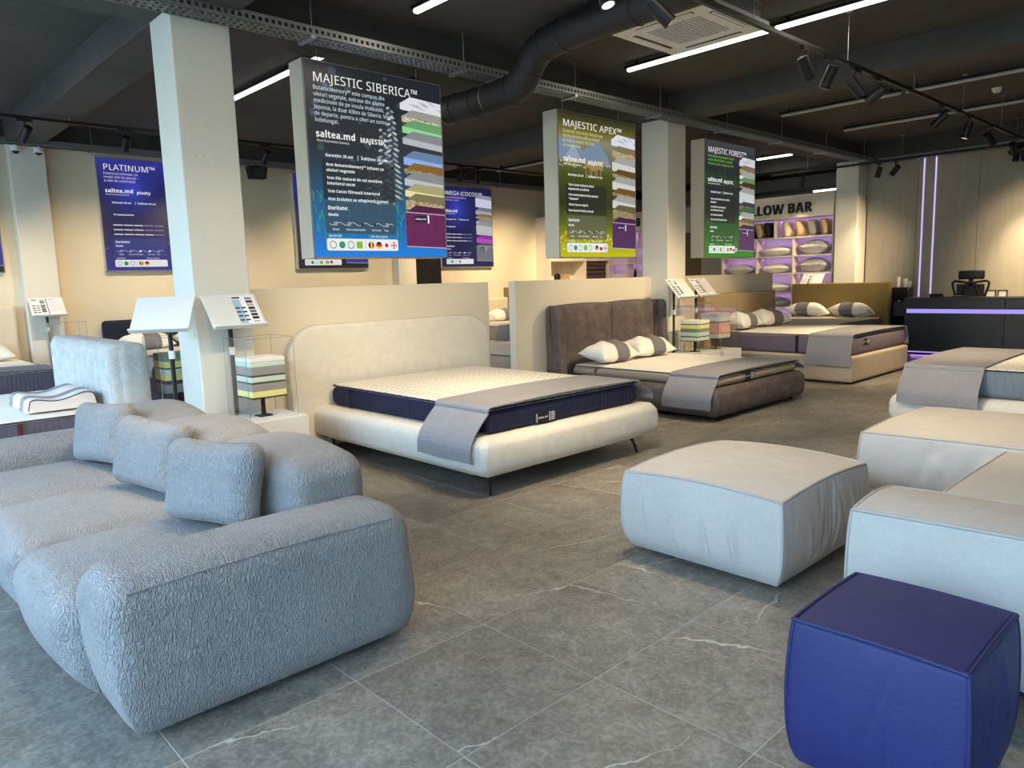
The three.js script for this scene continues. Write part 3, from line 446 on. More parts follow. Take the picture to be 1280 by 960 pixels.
// ------------------------------------------------------------------ illuminated posters
function flag(g, x, y, r, kind) {
  g.save(); g.beginPath(); g.arc(x, y, r, 0, 7); g.clip(); const st = { be: ['#15130f', '#f2c928', '#d5283a'], de: ['#181818', '#cf2a26', '#f0c12c'], sl: ['#f6f6f6', '#2b4fa8', '#c8252c'] }[kind];
  if (st) st.forEach((c, i) => { g.fillStyle = c; kind === 'be' ? g.fillRect(x - r + i * r * 2 / 3, y - r, r, 2 * r) : g.fillRect(x - r, y - r + i * r * 2 / 3, 2 * r, r); });
  if (kind === 'jp') { g.fillStyle = '#fff'; g.fillRect(x - r, y - r, 2 * r, 2 * r); g.fillStyle = '#c8202e'; g.beginPath(); g.arc(x, y, r * 0.6, 0, 7); g.fill(); }
  if (kind === 'gb') { g.fillStyle = '#27347a'; g.fillRect(x - r, y - r, 2 * r, 2 * r); g.strokeStyle = '#fff'; g.lineWidth = r * 0.5; for (const [a, b, c, d] of [[-1, -1, 1, 1], [-1, 1, 1, -1], [0, -1, 0, 1], [-1, 0, 1, 0]]) { g.beginPath(); g.moveTo(x + a * r, y + b * r); g.lineTo(x + c * r, y + d * r); g.stroke(); } g.strokeStyle = '#c8202e'; g.lineWidth = r * 0.28; for (const [a, b, c, d] of [[0, -1, 0, 1], [-1, 0, 1, 0]]) { g.beginPath(); g.moveTo(x + a * r, y + b * r); g.lineTo(x + c * r, y + d * r); g.stroke(); } }
  g.restore();
}
function poster(o) {                                               // the print on a light box, 1.4 x 1.6 m
  return printTexture(840, 960, (g, W, H) => {
    const gr = g.createLinearGradient(0, 0, 0, H); o.bg.forEach(([k, c]) => gr.addColorStop(k, c)); g.fillStyle = gr; g.fillRect(0, 0, W, H);
    o.scene(g, W, H);
    const panel = (x, y, w, h, c) => { g.fillStyle = c; g.beginPath(); g.roundRect(x, y, w, h, 10); g.fill(); };
    if (o.boxes !== false) { panel(70, 470, 430, 200, o.panel); panel(70, 680, 430, 160, o.panel2); }
    const X = 46; g.fillStyle = '#f4f4f2'; g.save(); g.font = `${o.titleSize ?? 56}px sans-serif`; const tw = g.measureText(o.title).width; g.scale((o.titleW ?? 640) / Math.max(1, tw), 1.12); g.fillText(o.title, X * tw / (o.titleW ?? 640), 86); g.restore();
    g.fillStyle = o.paraColor ?? '#d9ecf6'; g.font = '27px sans-serif'; o.para.forEach((l, i) => g.fillText(l, X, 134 + i * 31));
    const y0 = 134 + o.para.length * 31 + (o.gap ?? 18);
    g.fillStyle = '#fff'; g.font = 'bold 48px sans-serif'; g.fillText('saltea.md', X, y0 + 26); g.font = '17px sans-serif'; g.fillText('Nu-ţi Economisi Somnul.', X + 4, y0 + 48); g.font = 'bold 36px sans-serif'; g.fillText(o.logo, 300, y0 + 30);
    g.font = 'bold 21px sans-serif'; g.fillText(o.spec[0], 92, y0 + 118); g.fillText(o.spec[1], 300, y0 + 118); g.fillRect(280, y0 + 98, 3, 26);
    g.font = 'bold 22px sans-serif'; let y = Math.max(482, y0 + 164); o.lines.forEach((l) => { if (l === '') { y += 12; return; } g.fillText(l, 92, y); y += 27; });
    if (o.bars) for (let r = 0; r < 3; r++) for (let c = 0; c < 5; c++) { g.fillStyle = c < 3 + (r > 1 ? 1 : 0) ? '#e6dfe6' : '#8d86b8'; g.fillRect(84 + c * 84, 560 + r * 40, 76, 9); }
    g.fillStyle = '#fff'; g.font = 'bold 27px sans-serif'; g.fillText('Duritate:', 88, 720); g.font = 'bold 20px sans-serif'; g.fillText('Medie', 88, 752);
    g.strokeStyle = '#e8e8e8'; g.lineWidth = 2.5; g.beginPath(); for (let i = 0; i <= 80; i++) { const x = 90 + i * 4.9, yy = 790 + 7 * Math.sin(i / 80 * Math.PI * 10); i ? g.lineTo(x, yy) : g.moveTo(x, yy); } g.stroke();
    for (let i = 0; i < 5; i++) { g.beginPath(); g.arc(128 + i * 78, 790, 9, 0, 7); i === 2 || i === 3 ? (g.fillStyle = o.dot ?? '#fff', g.fill()) : g.stroke(); } g.fillStyle = '#fff';
    g.font = '14px sans-serif'; ['Moale', 'Semi-moale', 'Medie', 'Semi-tare', 'Tare'].forEach((s, i) => g.fillText(s, 108 + i * 78, 824)); g.font = '17px sans-serif'; g.fillText('Certificări', 84, 858); g.fillText('Ţări de origine', 330, 858);
    panel(70, 866, 436, 62, '#f4f7f4'); const ic = ['#6d8f72', '#2f9a74', '#7a8c86', '#86c23c', '#3f9c4a'].slice(0, o.icons ?? 4); ic.forEach((c, i) => { g.strokeStyle = g.fillStyle = c; g.lineWidth = 4; g.beginPath(); if (i === 3) { g.roundRect(92 + i * 52 - 4, 880, 36, 36, 5); g.fill(); } else { g.arc(106 + i * 52, 898, 18, 0, 7); i === 1 ? g.fill() : g.stroke(); } });
    g.strokeStyle = '#7c8a80'; g.lineWidth = 2; const fx = 112 + ic.length * 52; g.beginPath(); g.moveTo(fx - 22, 876); g.lineTo(fx - 22, 918); g.stroke(); o.flags.forEach((k, i) => flag(g, fx + 14 + i * 48, 898, 18, k));
    o.layers.forEach(([y, h, kind, c], n) => {                     // the exploded mattress at the right
      const xl = 570 - (kind === 'pad' ? 8 : 0), d = 46, dark = (k) => g.fillStyle = `rgba(0,0,0,${k})`;
      g.fillStyle = c; g.beginPath(); g.moveTo(xl, y + 14); g.lineTo(xl + 70, y - d + 20); g.lineTo(W, y - d + 32); g.lineTo(W, y + 38); g.closePath(); g.fill(); if (kind !== 'pad') { dark(0.28); g.fill(); }
      if (kind === 'base') { g.fillStyle = c; g.beginPath(); g.roundRect(xl - 4, y + 10, W, h, 16); g.fill(); g.strokeStyle = 'rgba(25,5,25,0.45)'; g.lineWidth = 2; for (let i = 1; i < 6; i++) { g.beginPath(); g.moveTo(xl + i * 50, y + 20); g.lineTo(xl + i * 50 + 8, y + h); g.stroke(); } g.strokeStyle = '#d9cfd9'; g.lineWidth = 4; for (const yy of [y + 14, y + h + 6]) { g.beginPath(); g.moveTo(xl - 2, yy); g.lineTo(W, yy + 8); g.stroke(); } g.fillStyle = '#1a2245'; g.fillRect(xl + 58, y + 32, 82, 34); g.fillStyle = '#fff'; g.font = 'bold 15px sans-serif'; g.fillText('saltea.md', xl + 62, y + 54); g.fillRect(xl + 146, y + 26, 10, 46); return; }
      g.fillStyle = c; g.beginPath(); g.moveTo(xl, y + 12); g.lineTo(W, y + 34); g.lineTo(W, y + 34 + h); g.lineTo(xl, y + 12 + h); g.closePath(); g.fill(); dark(0.1); g.fillRect(xl, y + 12 + h - 4, 0, 0);
      if (kind === 'spring') { g.strokeStyle = 'rgba(60,60,60,0.45)'; g.lineWidth = 3; for (let i = 0; i < 24; i++) { g.beginPath(); g.moveTo(xl + 8 + i * 12, y + 14 + i); g.lineTo(xl + 8 + i * 12, y + 10 + h + i); g.stroke(); } }
      if (kind === 'fibre') for (let i = 0; i < 520; i++) { g.fillStyle = ['rgba(255,246,220,0.6)', 'rgba(60,44,24,0.6)', 'rgba(190,160,110,0.6)'][i % 3]; const px = xl + hash(i, n, 61) * (W - xl), py = y + 6 + hash(i, n, 62) * (h + 16) + (px - xl) * 0.08; g.fillRect(px, py, 7, 3); }
      if (kind === 'pad') { g.fillStyle = 'rgba(150,160,175,0.35)'; for (let i = 0; i < 14; i++) { g.beginPath(); g.ellipse(xl + 60 + hash(i, n, 63) * 230, y - 14 + hash(i, n, 64) * 46, 24, 5, 0.2, 0, 7); g.fill(); } }
    });
  });
}
const speck = (g, n, W, H, cols, rmin, rmax, y0 = 0, y1 = 1, s = 1) => { for (let i = 0; i < n; i++) { g.fillStyle = cols[i % cols.length]; g.beginPath(); g.arc(hash(i, s, 71) * W, (y0 + (y1 - y0) * hash(i, s, 72)) * H, rmin + (rmax - rmin) * hash(i, s, 73) ** 2, 0, 7); g.fill(); } };
const leafy = (g, x, y0, y1, n, s) => { g.strokeStyle = '#3c4a44'; g.lineWidth = 5; g.beginPath(); g.moveTo(x, y0 - 10); g.quadraticCurveTo(x + 20, (y0 + y1) / 2, x, y1); g.stroke(); for (let i = 0; i < n; i++) { const k = i / n, y = y0 + (y1 - y0) * k, w = 22 + 34 * k; for (const sd of [-1, 1]) { g.save(); g.translate(x + sd * w * 0.55 + 12 * (hash(i, s, 75) - 0.5), y + 8 * sd); g.rotate(sd * (0.25 + 0.3 * hash(i, s, 74))); const leaf = (c, dy, h) => { g.fillStyle = c; g.beginPath(); g.moveTo(-w * 0.6, dy); g.quadraticCurveTo(0, dy - h, w * 0.6, dy); g.quadraticCurveTo(0, dy + h, -w * 0.6, dy); g.fill(); }; leaf(['#3d4a3c', '#4c5a46', '#34463f'][i % 3], 6, 22); leaf(['#aebbd0', '#8d9cba', '#c2ccdd'][(i + (sd > 0 ? 1 : 0)) % 3], -3, 13); g.restore(); } } };
const pSiberica = poster({
  title: 'MAJESTIC SIBERICA™', logo: 'MAJESTIC', bg: [[0, '#23272c'], [0.42, '#242c34'], [0.62, '#28506c'], [0.8, '#1f6ba8'], [1, '#1f84e6']], panel: 'rgba(30,38,46,0.78)', panel2: 'rgba(58,80,98,0.82)', dot: '#22303a',
  scene: (g, W, H) => { speck(g, 46, W, H, ['rgba(120,165,215,0.25)', 'rgba(160,195,230,0.2)'], 3, 26, 0, 0.7, 2); leafy(g, 500, 180, 660, 17, 3); leafy(g, 440, 300, 690, 11, 4); leafy(g, 360, 520, 700, 6, 6); for (let i = 0; i < 300; i++) { g.strokeStyle = ['#1f7f7a', '#2a9c84', '#185c78', '#56b18c'][i % 4]; g.lineWidth = 3; const x = hash(i, 5, 76) * 620, y = 660 + hash(i, 5, 77) * 230; g.beginPath(); g.moveTo(x, y); g.quadraticCurveTo(x + 12, y - 22, x + 34 * (hash(i, 5, 78) - 0.5), y - 40); g.stroke(); } },
  para: ['BotanicMemory™ este compus din', 'uleiuri vegetale, extrase din plante', 'medicinale de pe insula Hokkaidō,', 'Japonia, la doar 43km de Siberia. Vine', 'de departe, pentru a oferi un somn', 'îndelungat.'], spec: ['Garanţie: 20 ani', 'Înălţime: 28 cm'],
  lines: ['4cm BotanicMemory™ infuzat cu', 'uleiuri vegetale', '', '1cm Păr natural de cal menţine', 'interiorul uscat', '', '1cm Cocos filtrează interiorul', '', '4cm Ecolatex se adaptează instant'], flags: ['be', 'de', 'jp', 'gb'],
  layers: [[118, 34, 'pad', '#e4e8ee'], [186, 30, 'fibre', '#d9d6c8'], [240, 34, 'slab', '#8fdf96'], [300, 34, 'slab', '#b9bdc2'], [404, 40, 'slab', '#8fb4ee'], [470, 14, 'fibre', '#b98a3e'], [518, 38, 'slab', '#c2c6ca'], [582, 34, 'slab', '#f0e7a6'], [636, 50, 'fibre', '#b8a57c'], [700, 196, 'base', '#6d2a5c']] });
const pApex = poster({
  title: 'MAJESTIC APEX™', logo: 'MAJESTIC', bg: [[0, '#2e2f1c'], [0.10, '#6b6428'], [0.18, '#8a8a74'], [0.32, '#6a6f5a'], [0.42, '#4c521e'], [0.62, '#30351a'], [0.76, '#5e6a1a'], [0.9, '#a8a812'], [1, '#c9c50a']], panel: 'rgba(40,44,36,0.82)', panel2: 'rgba(96,100,84,0.78)', paraColor: '#e6e070', dot: '#22261c',
  scene: (g, W, H) => { g.fillStyle = '#7d8ea4'; g.beginPath(); g.moveTo(0, 310); g.lineTo(0, 190); g.lineTo(120, 150); g.lineTo(250, 240); g.lineTo(400, 160); g.lineTo(520, 260); g.lineTo(560, 330); g.closePath(); g.fill(); g.fillStyle = '#98a7b8'; g.beginPath(); g.moveTo(60, 300); g.lineTo(150, 200); g.lineTo(230, 300); g.closePath(); g.fill(); g.fillStyle = '#c9b96c'; for (let i = 0; i < 90; i++) g.fillRect(hash(i, 7, 81) * 540, 290 + hash(i, 7, 82) * 60, 14, 8); g.fillStyle = '#a88a5c'; for (const [x, y] of [[300, 330], [360, 350], [420, 336]]) { g.beginPath(); g.ellipse(x, y, 34, 20, 0, 0, 7); g.fill(); g.fillRect(x - 24, y + 6, 8, 62); g.fillRect(x + 16, y + 6, 8, 62); } for (let i = 0; i < 240; i++) { g.fillStyle = ['#d6d21c', '#c8a416', '#e6e46a', '#8f9a1e'][i % 4]; g.beginPath(); g.arc(hash(i, 8, 83) * 560, 790 + hash(i, 8, 84) * 120, 7, 0, 7); g.fill(); } },
  para: ['Conţinutul natural din lână de oaie', 'oferă o dormire caldă şi confort', 'pe măsura naturii, fără nici', 'un compromis.'], gap: 40, spec: ['Garanţie: 20 ani', 'Înălţime: 31 cm'], lines: ['12cm Latex Natural oferă', 'ergonomie şi odihnă', '', '1cm Latex Natural 5zn pentru', '"relaxare"', '', '14cm Cocos respiră', '', '5cm Dormi fresh şi uscat'], flags: ['de', 'sl', 'gb'], icons: 5,
  layers: [[120, 40, 'pad', '#dfe4ec'], [196, 44, 'fibre', '#b7a678'], [276, 60, 'spring', '#e8e8e4'], [360, 10, 'fibre', '#8c6a34'], [412, 54, 'spring', '#e8e8e4'], [492, 10, 'fibre', '#9c7638'], [546, 52, 'spring', '#e6e6e0'], [612, 60, 'fibre', '#8f825c'], [700, 190, 'base', '#552a5e']] });
const pForest = poster({
  title: 'MAJESTIC FOREST™', logo: 'MAJESTIC', bg: [[0, '#43464a'], [0.25, '#262c30'], [0.6, '#27302c'], [0.8, '#2c6a2e'], [1, '#2f8a22']], panel: 'rgba(36,42,42,0.7)', panel2: 'rgba(46,92,50,0.8)', paraColor: '#7fd238', dot: '#1c2a1c',
  scene: (g, W, H) => { for (let i = 0; i < 60; i++) { g.fillStyle = ['rgba(60,110,50,0.35)', 'rgba(40,60,50,0.4)'][i % 2]; const x = hash(i, 9, 85) * 560; g.beginPath(); g.moveTo(x, 180 + hash(i, 9, 86) * 90); g.lineTo(x + 18, 360); g.lineTo(x - 18, 360); g.fill(); } for (let i = 0; i < 260; i++) { g.fillStyle = ['#3fa02c', '#2a6e2a', '#5cc03c'][i % 3]; g.beginPath(); g.arc(hash(i, 10, 87) * 560, 640 + hash(i, 10, 88) * 230, 4, 0, 7); g.fill(); } },
  para: ['Somn natural şi proaspăt în fiecare', 'noapte datorită fibrelor naturale.', 'Adoarme ca într-o pădure de brad'], gap: 80, spec: ['Garanţie: 20 ani', 'Înălţime: 33 cm'], lines: ['10cm Latex Natural cu celule', 'deschise', '', '1cm Păr de cal menţine', 'microclimatul uscat', '', '4cm Lână naturală', '', '1cm Cocos filtrează aerul'], flags: ['be', 'de', 'sl', 'gb'], icons: 5,
  layers: [[118, 40, 'pad', '#d5dae0'], [186, 34, 'fibre', '#b09a74'], [238, 30, 'slab', '#e6e8e4'], [286, 24, 'slab', '#9cc27e'], [330, 8, 'fibre', '#5a4a34'], [380, 96, 'spring', '#dfe2e4'], [500, 26, 'fibre', '#55585a'], [548, 28, 'slab', '#5c8a5c'], [590, 34, 'slab', '#ececea'], [640, 40, 'fibre', '#a8936a'], [700, 196, 'base', '#5a3464']] });
const night = (g, W, H) => { const r = g.createRadialGradient(260, 260, 20, 260, 260, 420); r.addColorStop(0, 'rgba(70,80,220,0.85)'); r.addColorStop(1, 'rgba(20,20,60,0)'); g.fillStyle = r; g.fillRect(0, 0, W, H); speck(g, 120, W, H, ['rgba(170,180,255,0.7)', 'rgba(110,120,230,0.6)'], 1, 5, 0, 1, 12); };
const pPlatinum = poster({
  title: 'PLATINUM™', titleW: 430, titleSize: 62, logo: 'plushy', bg: [[0, '#3a3fb4'], [0.3, '#23264a'], [0.6, '#25254e'], [1, '#3a3c96']], panel: 'rgba(30,32,90,0.55)', panel2: 'rgba(52,66,140,0.75)', bars: true, paraColor: '#f0e2f2', scene: night,
  para: ['Interiorul contează. Un', 'model atât de special –', 'şi atât de confortabil.'], gap: 34, spec: ['Garanţie 20 ani', 'Înălţime 24 cm'], lines: ['10 componente:'], flags: ['be', 'de'], icons: 3,
  layers: [[140, 60, 'slab', '#c4cff4'], [230, 60, 'slab', '#dfe8f4'], [326, 70, 'slab', '#a6e4ea'], [440, 60, 'slab', '#3c48b8'], [530, 56, 'slab', '#8fe0e6'], [616, 50, 'slab', '#4a58c4'], [700, 196, 'base', '#2c3292']] });
const pOmega = poster({
  title: 'OMEGA (COCOS)™', titleSize: 58, logo: '', bg: [[0, '#1e2050'], [0.3, '#26285c'], [0.6, '#1f2150'], [1, '#242656']], panel: 'rgba(30,32,90,0.4)', panel2: 'rgba(30,32,80,0.5)', bars: true, paraColor: '#f2c6e2', scene: night,
  para: ['Cea mai bună fermitate pentru', 'spatele tău, cu cocos.'], gap: 80, spec: ['Garanţie 15 ani', 'Înălţime 22 cm'], lines: ['Componente:'], flags: ['be'], icons: 3,
  layers: [[100, 110, 'slab', '#d6d8f0'], [250, 50, 'slab', '#aeb2bc'], [330, 12, 'fibre', '#c8a868'], [388, 26, 'slab', '#c6c8cc'], [430, 120, 'spring', '#d6d8da'], [590, 60, 'slab', '#c34fd0'], [690, 190, 'base', '#7d7d86']] });
const pBlue = poster({
  title: '', titleSize: 58, logo: '', bg: [[0, '#30349a'], [0.4, '#23264a'], [1, '#26282e']], panel: 'rgba(30,32,90,0.4)', panel2: 'rgba(30,32,80,0.5)', scene: night, para: [], spec: ['', ''], lines: [], flags: ['be', 'de'], icons: 4, layers: [[700, 196, 'base', '#39409e']] });
const lit = (t, k) => std({ color: 0x0a0a0a, emissive: 0xffffff, emissiveMap: t, emissiveIntensity: k, roughness: 0.35 });
function lightBox(name, label, x0, x1, y0, y1, z0, z1, print, glow, tint, group, k = 0.9) {
  const t = thing(name, label, 'light box', [(x0 + x1) / 2, y0, (z0 + z1) / 2], 0, group);
  wpart(t, 'housing', bx(x0, x1, y0, y1, z0, z1 - 0.004, 0.004), M.partition);
  const g = new THREE.PlaneGeometry(x1 - x0 - 0.02, y1 - y0 - 0.02).translate((x0 + x1) / 2, (y0 + y1) / 2, z1 + 0.001); wpart(t, 'lit_print', g, lit(print, k));
  wpart(t, 'frame', join([bx(x0, x1, y0, y0 + 0.01, z1 - 0.004, z1 + 0.004), bx(x0, x1, y1 - 0.01, y1, z1 - 0.004, z1 + 0.004), bx(x0, x0 + 0.01, y0, y1, z1 - 0.004, z1 + 0.004), bx(x1 - 0.01, x1, y0, y1, z1 - 0.004, z1 + 0.004)]), M.galv);
  const l = new THREE.RectAreaLight(tint, glow, x1 - x0, y1 - y0); l.position.set((x0 + x1) / 2, (y0 + y1) / 2, z1 + 0.02); l.lookAt((x0 + x1) / 2, (y0 + y1) / 2, z1 + 5); scene.add(l);
  return t;
}
const hang = (t, xs, y0, y1, z) => xs.forEach((x) => wpart(t, 'hanger', join([rod(V(x, y0, z), V(x, y1, z), 0.004, 6), cyl(0.012, 0.03, x, y0, z, 8)]), M.steel));
[[3.07, 4.475, pSiberica, 'hanging light box with blue snowy plant print and mattress layers', [0.4, 0.6, 1]], [6.06, 7.44, pApex, 'hanging light box with yellow-green mountain meadow print', [0.9, 0.9, 0.4]], [8.97, 10.335, pForest, 'hanging light box with dark green forest print', [0.4, 0.8, 0.4]]].forEach(([x0, x1, p, label, c]) => {
  const t = lightBox('hanging_light_box', label, x0, x1, 1.625, 3.21, -5.815, -5.60, p, 0.22, new THREE.Color(...c)); hang(t, [x0 + 0.2, x1 - 0.2], 3.21, 3.33, -5.7);
});
[[0.5, 1.885, pBlue, 'dark poster light box on the wall above the cream bed'], [3.08, 4.47, pPlatinum, 'violet-blue poster light box with starry print above the navy bed'], [6.02, 7.39, pBlue, 'poster light box on the wall behind the snowy plant light box'], [9.07, 10.44, pOmega, 'indigo poster light box with pink text near the open cabinet']].forEach(([x0, x1, p, label]) => {
  lightBox('poster_light_box', label, x0, x1, 1.69, 3.26, ZB + 0.002, -11.53, p, 0.18, new THREE.Color(0.4, 0.4, 1), undefined, 0.8);
});

// ------------------------------------------------------------------ ceiling fittings
function cableTray(label, x0, x1, z0, z1, y, axis) {               // perforated steel tray on rods, along x or z
  const t = thing('cable_tray', label, 'cable tray', [(x0 + x1) / 2, y, (z0 + z1) / 2]), L = axis === 'x' ? x1 - x0 : z1 - z0, h = 0.075, posts = [], lips = [];
  const put = (a0, a1, y0, y1, b0, b1) => (axis === 'x' ? bx(x0 + a0, x0 + a1, y0, y1, b0, b1) : bx(b0, b1, y0, y1, z0 + a0, z0 + a1));
  const [b0, b1] = axis === 'x' ? [z0, z1] : [x0, x1], w = b1 - b0;
  for (const b of [b0, b1 - 0.002]) { lips.push(put(0, L, y, y + 0.022, b, b + 0.002), put(0, L, y + 0.05, y + h, b, b + 0.002)); for (let a = 0; a < L - 0.03; a += 0.05) posts.push(put(a, a + 0.022, y + 0.022, y + 0.05, b, b + 0.002)); }
  lips.push(put(0, L, y + h - 0.002, y + h, b0, b0 + 0.012), put(0, L, y + h - 0.002, y + h, b1 - 0.012, b1));
  for (const k of [0, 0.34, 0.67, 1]) lips.push(put(0, L, y, y + 0.002, b0 + (w - 0.02) * k, b0 + (w - 0.02) * k + 0.02)); for (let a = 0; a < L - 0.03; a += 0.05) posts.push(put(a, a + 0.024, y, y + 0.002, b0, b1));
  wpart(t, 'rails', join(lips), M.galv); wpart(t, 'perforated_web', join(posts), M.galv);
  for (let a = 0.6; a < L; a += 1.5) { const p = axis === 'x' ? [x0 + a, z1 - 0.01] : [x0 + 0.01, z0 + a]; wpart(t, 'rod', rod(V(p[0], y, p[1]), V(p[0], SLAB, p[1]), 0.005, 6), M.steel); wpart(t, 'bracket', put(a - 0.02, a + 0.02, y - 0.02, y, b0 - 0.01, b1 + 0.01), M.steel); }
  return t;
}
cableTray('perforated steel cable tray along the beam over the hanging light boxes', XL + 0.1, 13.9, -5.47, -5.27, 3.275, 'x');
cableTray('perforated steel cable tray along the cream poster wall', XL + 0.1, 13.7, -11.41, -11.31, 3.30, 'x');
cableTray('perforated steel cable tray above the reception desk wall', 13.93, 14.07, -5.2, 2.0, 3.25, 'z');
function track(label, a, b) { const t = thing('track_rail', label, 'light track', [(a.x + b.x) / 2, a.y, (a.z + b.z) / 2]); const ax = Math.abs(b.x - a.x) > Math.abs(b.z - a.z); wpart(t, 'rail', ax ? bx(a.x, b.x, a.y, a.y + 0.035, a.z - 0.018, a.z + 0.018, 0.003) : bx(a.x - 0.018, a.x + 0.018, a.y, a.y + 0.035, a.z, b.z, 0.003), M.black); const L = a.distanceTo(b); for (let s = 0.7; s < L; s += 1.62) { const p = a.clone().lerp(b, s / L); wpart(t, 'suspension_wire', join([rod(V(p.x, a.y + 0.03, p.z), V(p.x, SLAB, p.z), 0.003, 6), cyl(0.03, 0.012, p.x, SLAB - 0.012, p.z, 12)]), M.steel); } return t; }
track('black light track above the seating with tilted spotlights', V(1.2, 3.15, -2.81), V(13.6, 3.15, -2.81));
track('black light track above the rear aisle along the poster wall', V(-1.6, 3.27, -9.55), V(12.6, 3.27, -9.55));
track('black light track above the reception desk', V(13.55, 3.2, -7.0), V(13.55, 3.2, 0.5));
function spot(label, group, p, dir, on, intensity = 0, angle = 0.5) {
  const t = thing('track_spotlight', label, 'spotlight', [p.x, p.y, p.z], 0, group), d = dir.clone().normalize();
  part(t, 'adapter', bx(-0.075, 0.075, -0.028, 0, -0.016, 0.016, 0.003), M.black);
  part(t, 'stem', join([cyl(0.008, 0.07, 0, -0.095, 0, 8), rod(V(0, -0.09, 0), V(0, -0.115, 0), 0.012, 8)]), M.black);
  const c = V(0, -0.155, 0), q = new THREE.Quaternion().setFromUnitVectors(V(0, -1, 0), d);
  const prof = [[0, 0.09], [0.04, 0.09], [0.045, 0.085], [0.045, -0.09], [0.041, -0.094], [0.037, -0.09], [0.035, -0.06]].map((a) => new THREE.Vector2(...a));
  const body = part(t, 'lamp_body', boxUV(new THREE.LatheGeometry(prof, 24)), M.black); body.position.copy(c); body.quaternion.copy(q);
  const ring = part(body, 'lens_ring', new THREE.TorusGeometry(0.039, 0.003, 8, 24).rotateX(Math.PI / 2).translate(0, -0.09, 0), M.steel);
  part(body, on ? 'lamp_lens' : 'lens', new THREE.CylinderGeometry(0.0365, 0.0365, 0.006, 24).translate(0, -0.087, 0), on ? M.lensOn : M.lensOff);
  if (intensity) { const l = new THREE.SpotLight(WARM, intensity * SPOT, 0, angle, 1, 2); const o = c.clone().addScaledVector(d, 0.10); l.position.set(p.x + o.x, p.y + o.y, p.z + o.z); l.target.position.copy(l.position).addScaledVector(d, 3); l.castShadow = true; l.shadow.radius = 1.5; scene.add(l, l.target); }
  return t;
}
const aim = (p, x, y, z) => V(x - p.x, y - (p.y - 0.155), z - p.z);
{ // front track: x position, what it is aimed at, lit, strength, cone
  const G = 'spotlights on the track above the seating';
  [[1.35, [1.2, 0.5, -4.4], 18, 0.6, 'lit spotlight over the long sofa, at the end of the seating track'], [2.0, [1.0, 0.4, -3.3], 12, 0.6, 'lit spotlight on the seating track aimed at the sofa seats'], [2.45, [2.35, 1.0, -5.3], 10, 0.5, 'lit spotlight on the seating track aimed at the pillar'], [2.9, [3.3, 0.4, -4.9], 15, 0.5, 'lit spotlight on the seating track aimed at the boucle headboard'], [3.06, [4.3, 0.8, -5.6], 18, 0.55, 'lit spotlight on the seating track aimed at the boucle bed end'], [3.25, [3.9, 0.35, -3.6], 26, 0.5, 'lit spotlight on the seating track above the boucle bed foot'], [3.45, [3.5, 0.4, -1.9], 16, 0.8, 'lit spotlight on the seating track aimed at the square ottoman'], [3.99, [6.0, 0.3, -0.9], 34, 0.6, 'lit spotlight next to the ceiling air conditioner'],
    [5.97, [8.2, 0.3, -2.5], 30, 0.55, 'unlit-looking spotlight first after the air conditioner, leaning towards the reception'], [6.39, [6.2, 0.5, -3.9], 24, 0.5, 'spotlight hanging almost upright, second after the air conditioner'], [6.94, [8.6, 0.5, -1.4], 24, 0.6, 'lit spotlight third after the air conditioner, glowing lens turned out'], [7.41, [7.15, 0.95, -5.7], 36, 0.5, 'spotlight fourth after the air conditioner, turned towards the winged headboard'], [9.22, [8.9, 0.6, -5.2], 30, 0.55, 'spotlight alone in the middle of the seating track, turned to the mauve bed'], [10.2, [10.1, 0.3, -3.6], 46, 0.5, 'lit spotlight above the beige box bed, pointing down'], [11.13, [13.6, 0.8, -1.9], 24, 0.7, 'lit spotlight turned to the reception desk, second from the track end'], [12.3, [14.2, 1.5, -2.6], 20, 0.7, 'lit spotlight at the reception end of the seating track'], [12.46, [13.8, 1.2, -6.4], 60, 0.42, 'dark spotlight at the track end, turned to the pillow shelves']].forEach(([x, a, k, cone, label], i) => { const p = V(x, 3.15, -2.81); spot(label, G, p, aim(p, ...a), [7, 10, 13, 14, 15].includes(i) || i < 7, k, cone); });
}
{
  const G = 'spotlights on the track along the poster wall';
  [[-0.6, [-0.4, 1.0, -11.6], 13], [1.9, [1.2, 0.9, -11.5], 13], [2.9, [3.0, 1.0, -11.6], 14], [4.62, [4.3, 1.0, -11.6], 16], [6.4, [6.3, 1.0, -11.6], 18], [8.0, [8.2, 1.4, -11.6], 12], [8.35, [9.4, 0.9, -11.4], 22], [10.1, [10.9, 1.2, -11.5], 34], [11.6, [12.6, 1.2, -11.3], 26]].forEach(([x, a, k], i) => { const p = V(x, 3.27, -9.55); spot(['over the shop-front end of the cream bed', 'above the dome cameras', 'above the violet-blue poster', 'beside the black loudspeaker', 'behind the snowy plant light box', 'in front of the black ribbed panel', 'with glowing lens above the indigo poster', 'behind the yellow-green light box', 'in front of the open cabinet'].map((w) => 'black spotlight on the poster wall track ' + w)[i], G, p, aim(p, ...a), i === 6, k, 0.7); });
  const G2 = 'spotlights on the track above the reception desk';
  [[-5.05, [13.5, 0.6, -5.75], 22], [-4.78, [14.1, 1.5, -6.3], 0], [-2.95, [14.2, 0.9, -2.9], 26], [-3.05, [13.3, 0.8, -3.2], 0], [-6.4, [13.9, 0.6, -6.9], 8], [-1.6, [14.25, 1.6, -1.8], 14]].forEach(([z, a, k], i) => { const p = V(13.55, 3.2, z); spot(['lit spotlight next to the far pillar, turned to the olive headboard', 'dark spotlight next to the far pillar, turned to the shelves', 'lit spotlight over the framed papers behind the desk', 'dark spotlight over the framed papers, turned to the desk', 'spotlight in front of the pillow shelf letters', 'spotlight over the far end of the reception desk'][i], G2, p, aim(p, ...a), i === 0 || i === 2, k, 0.5); });
}
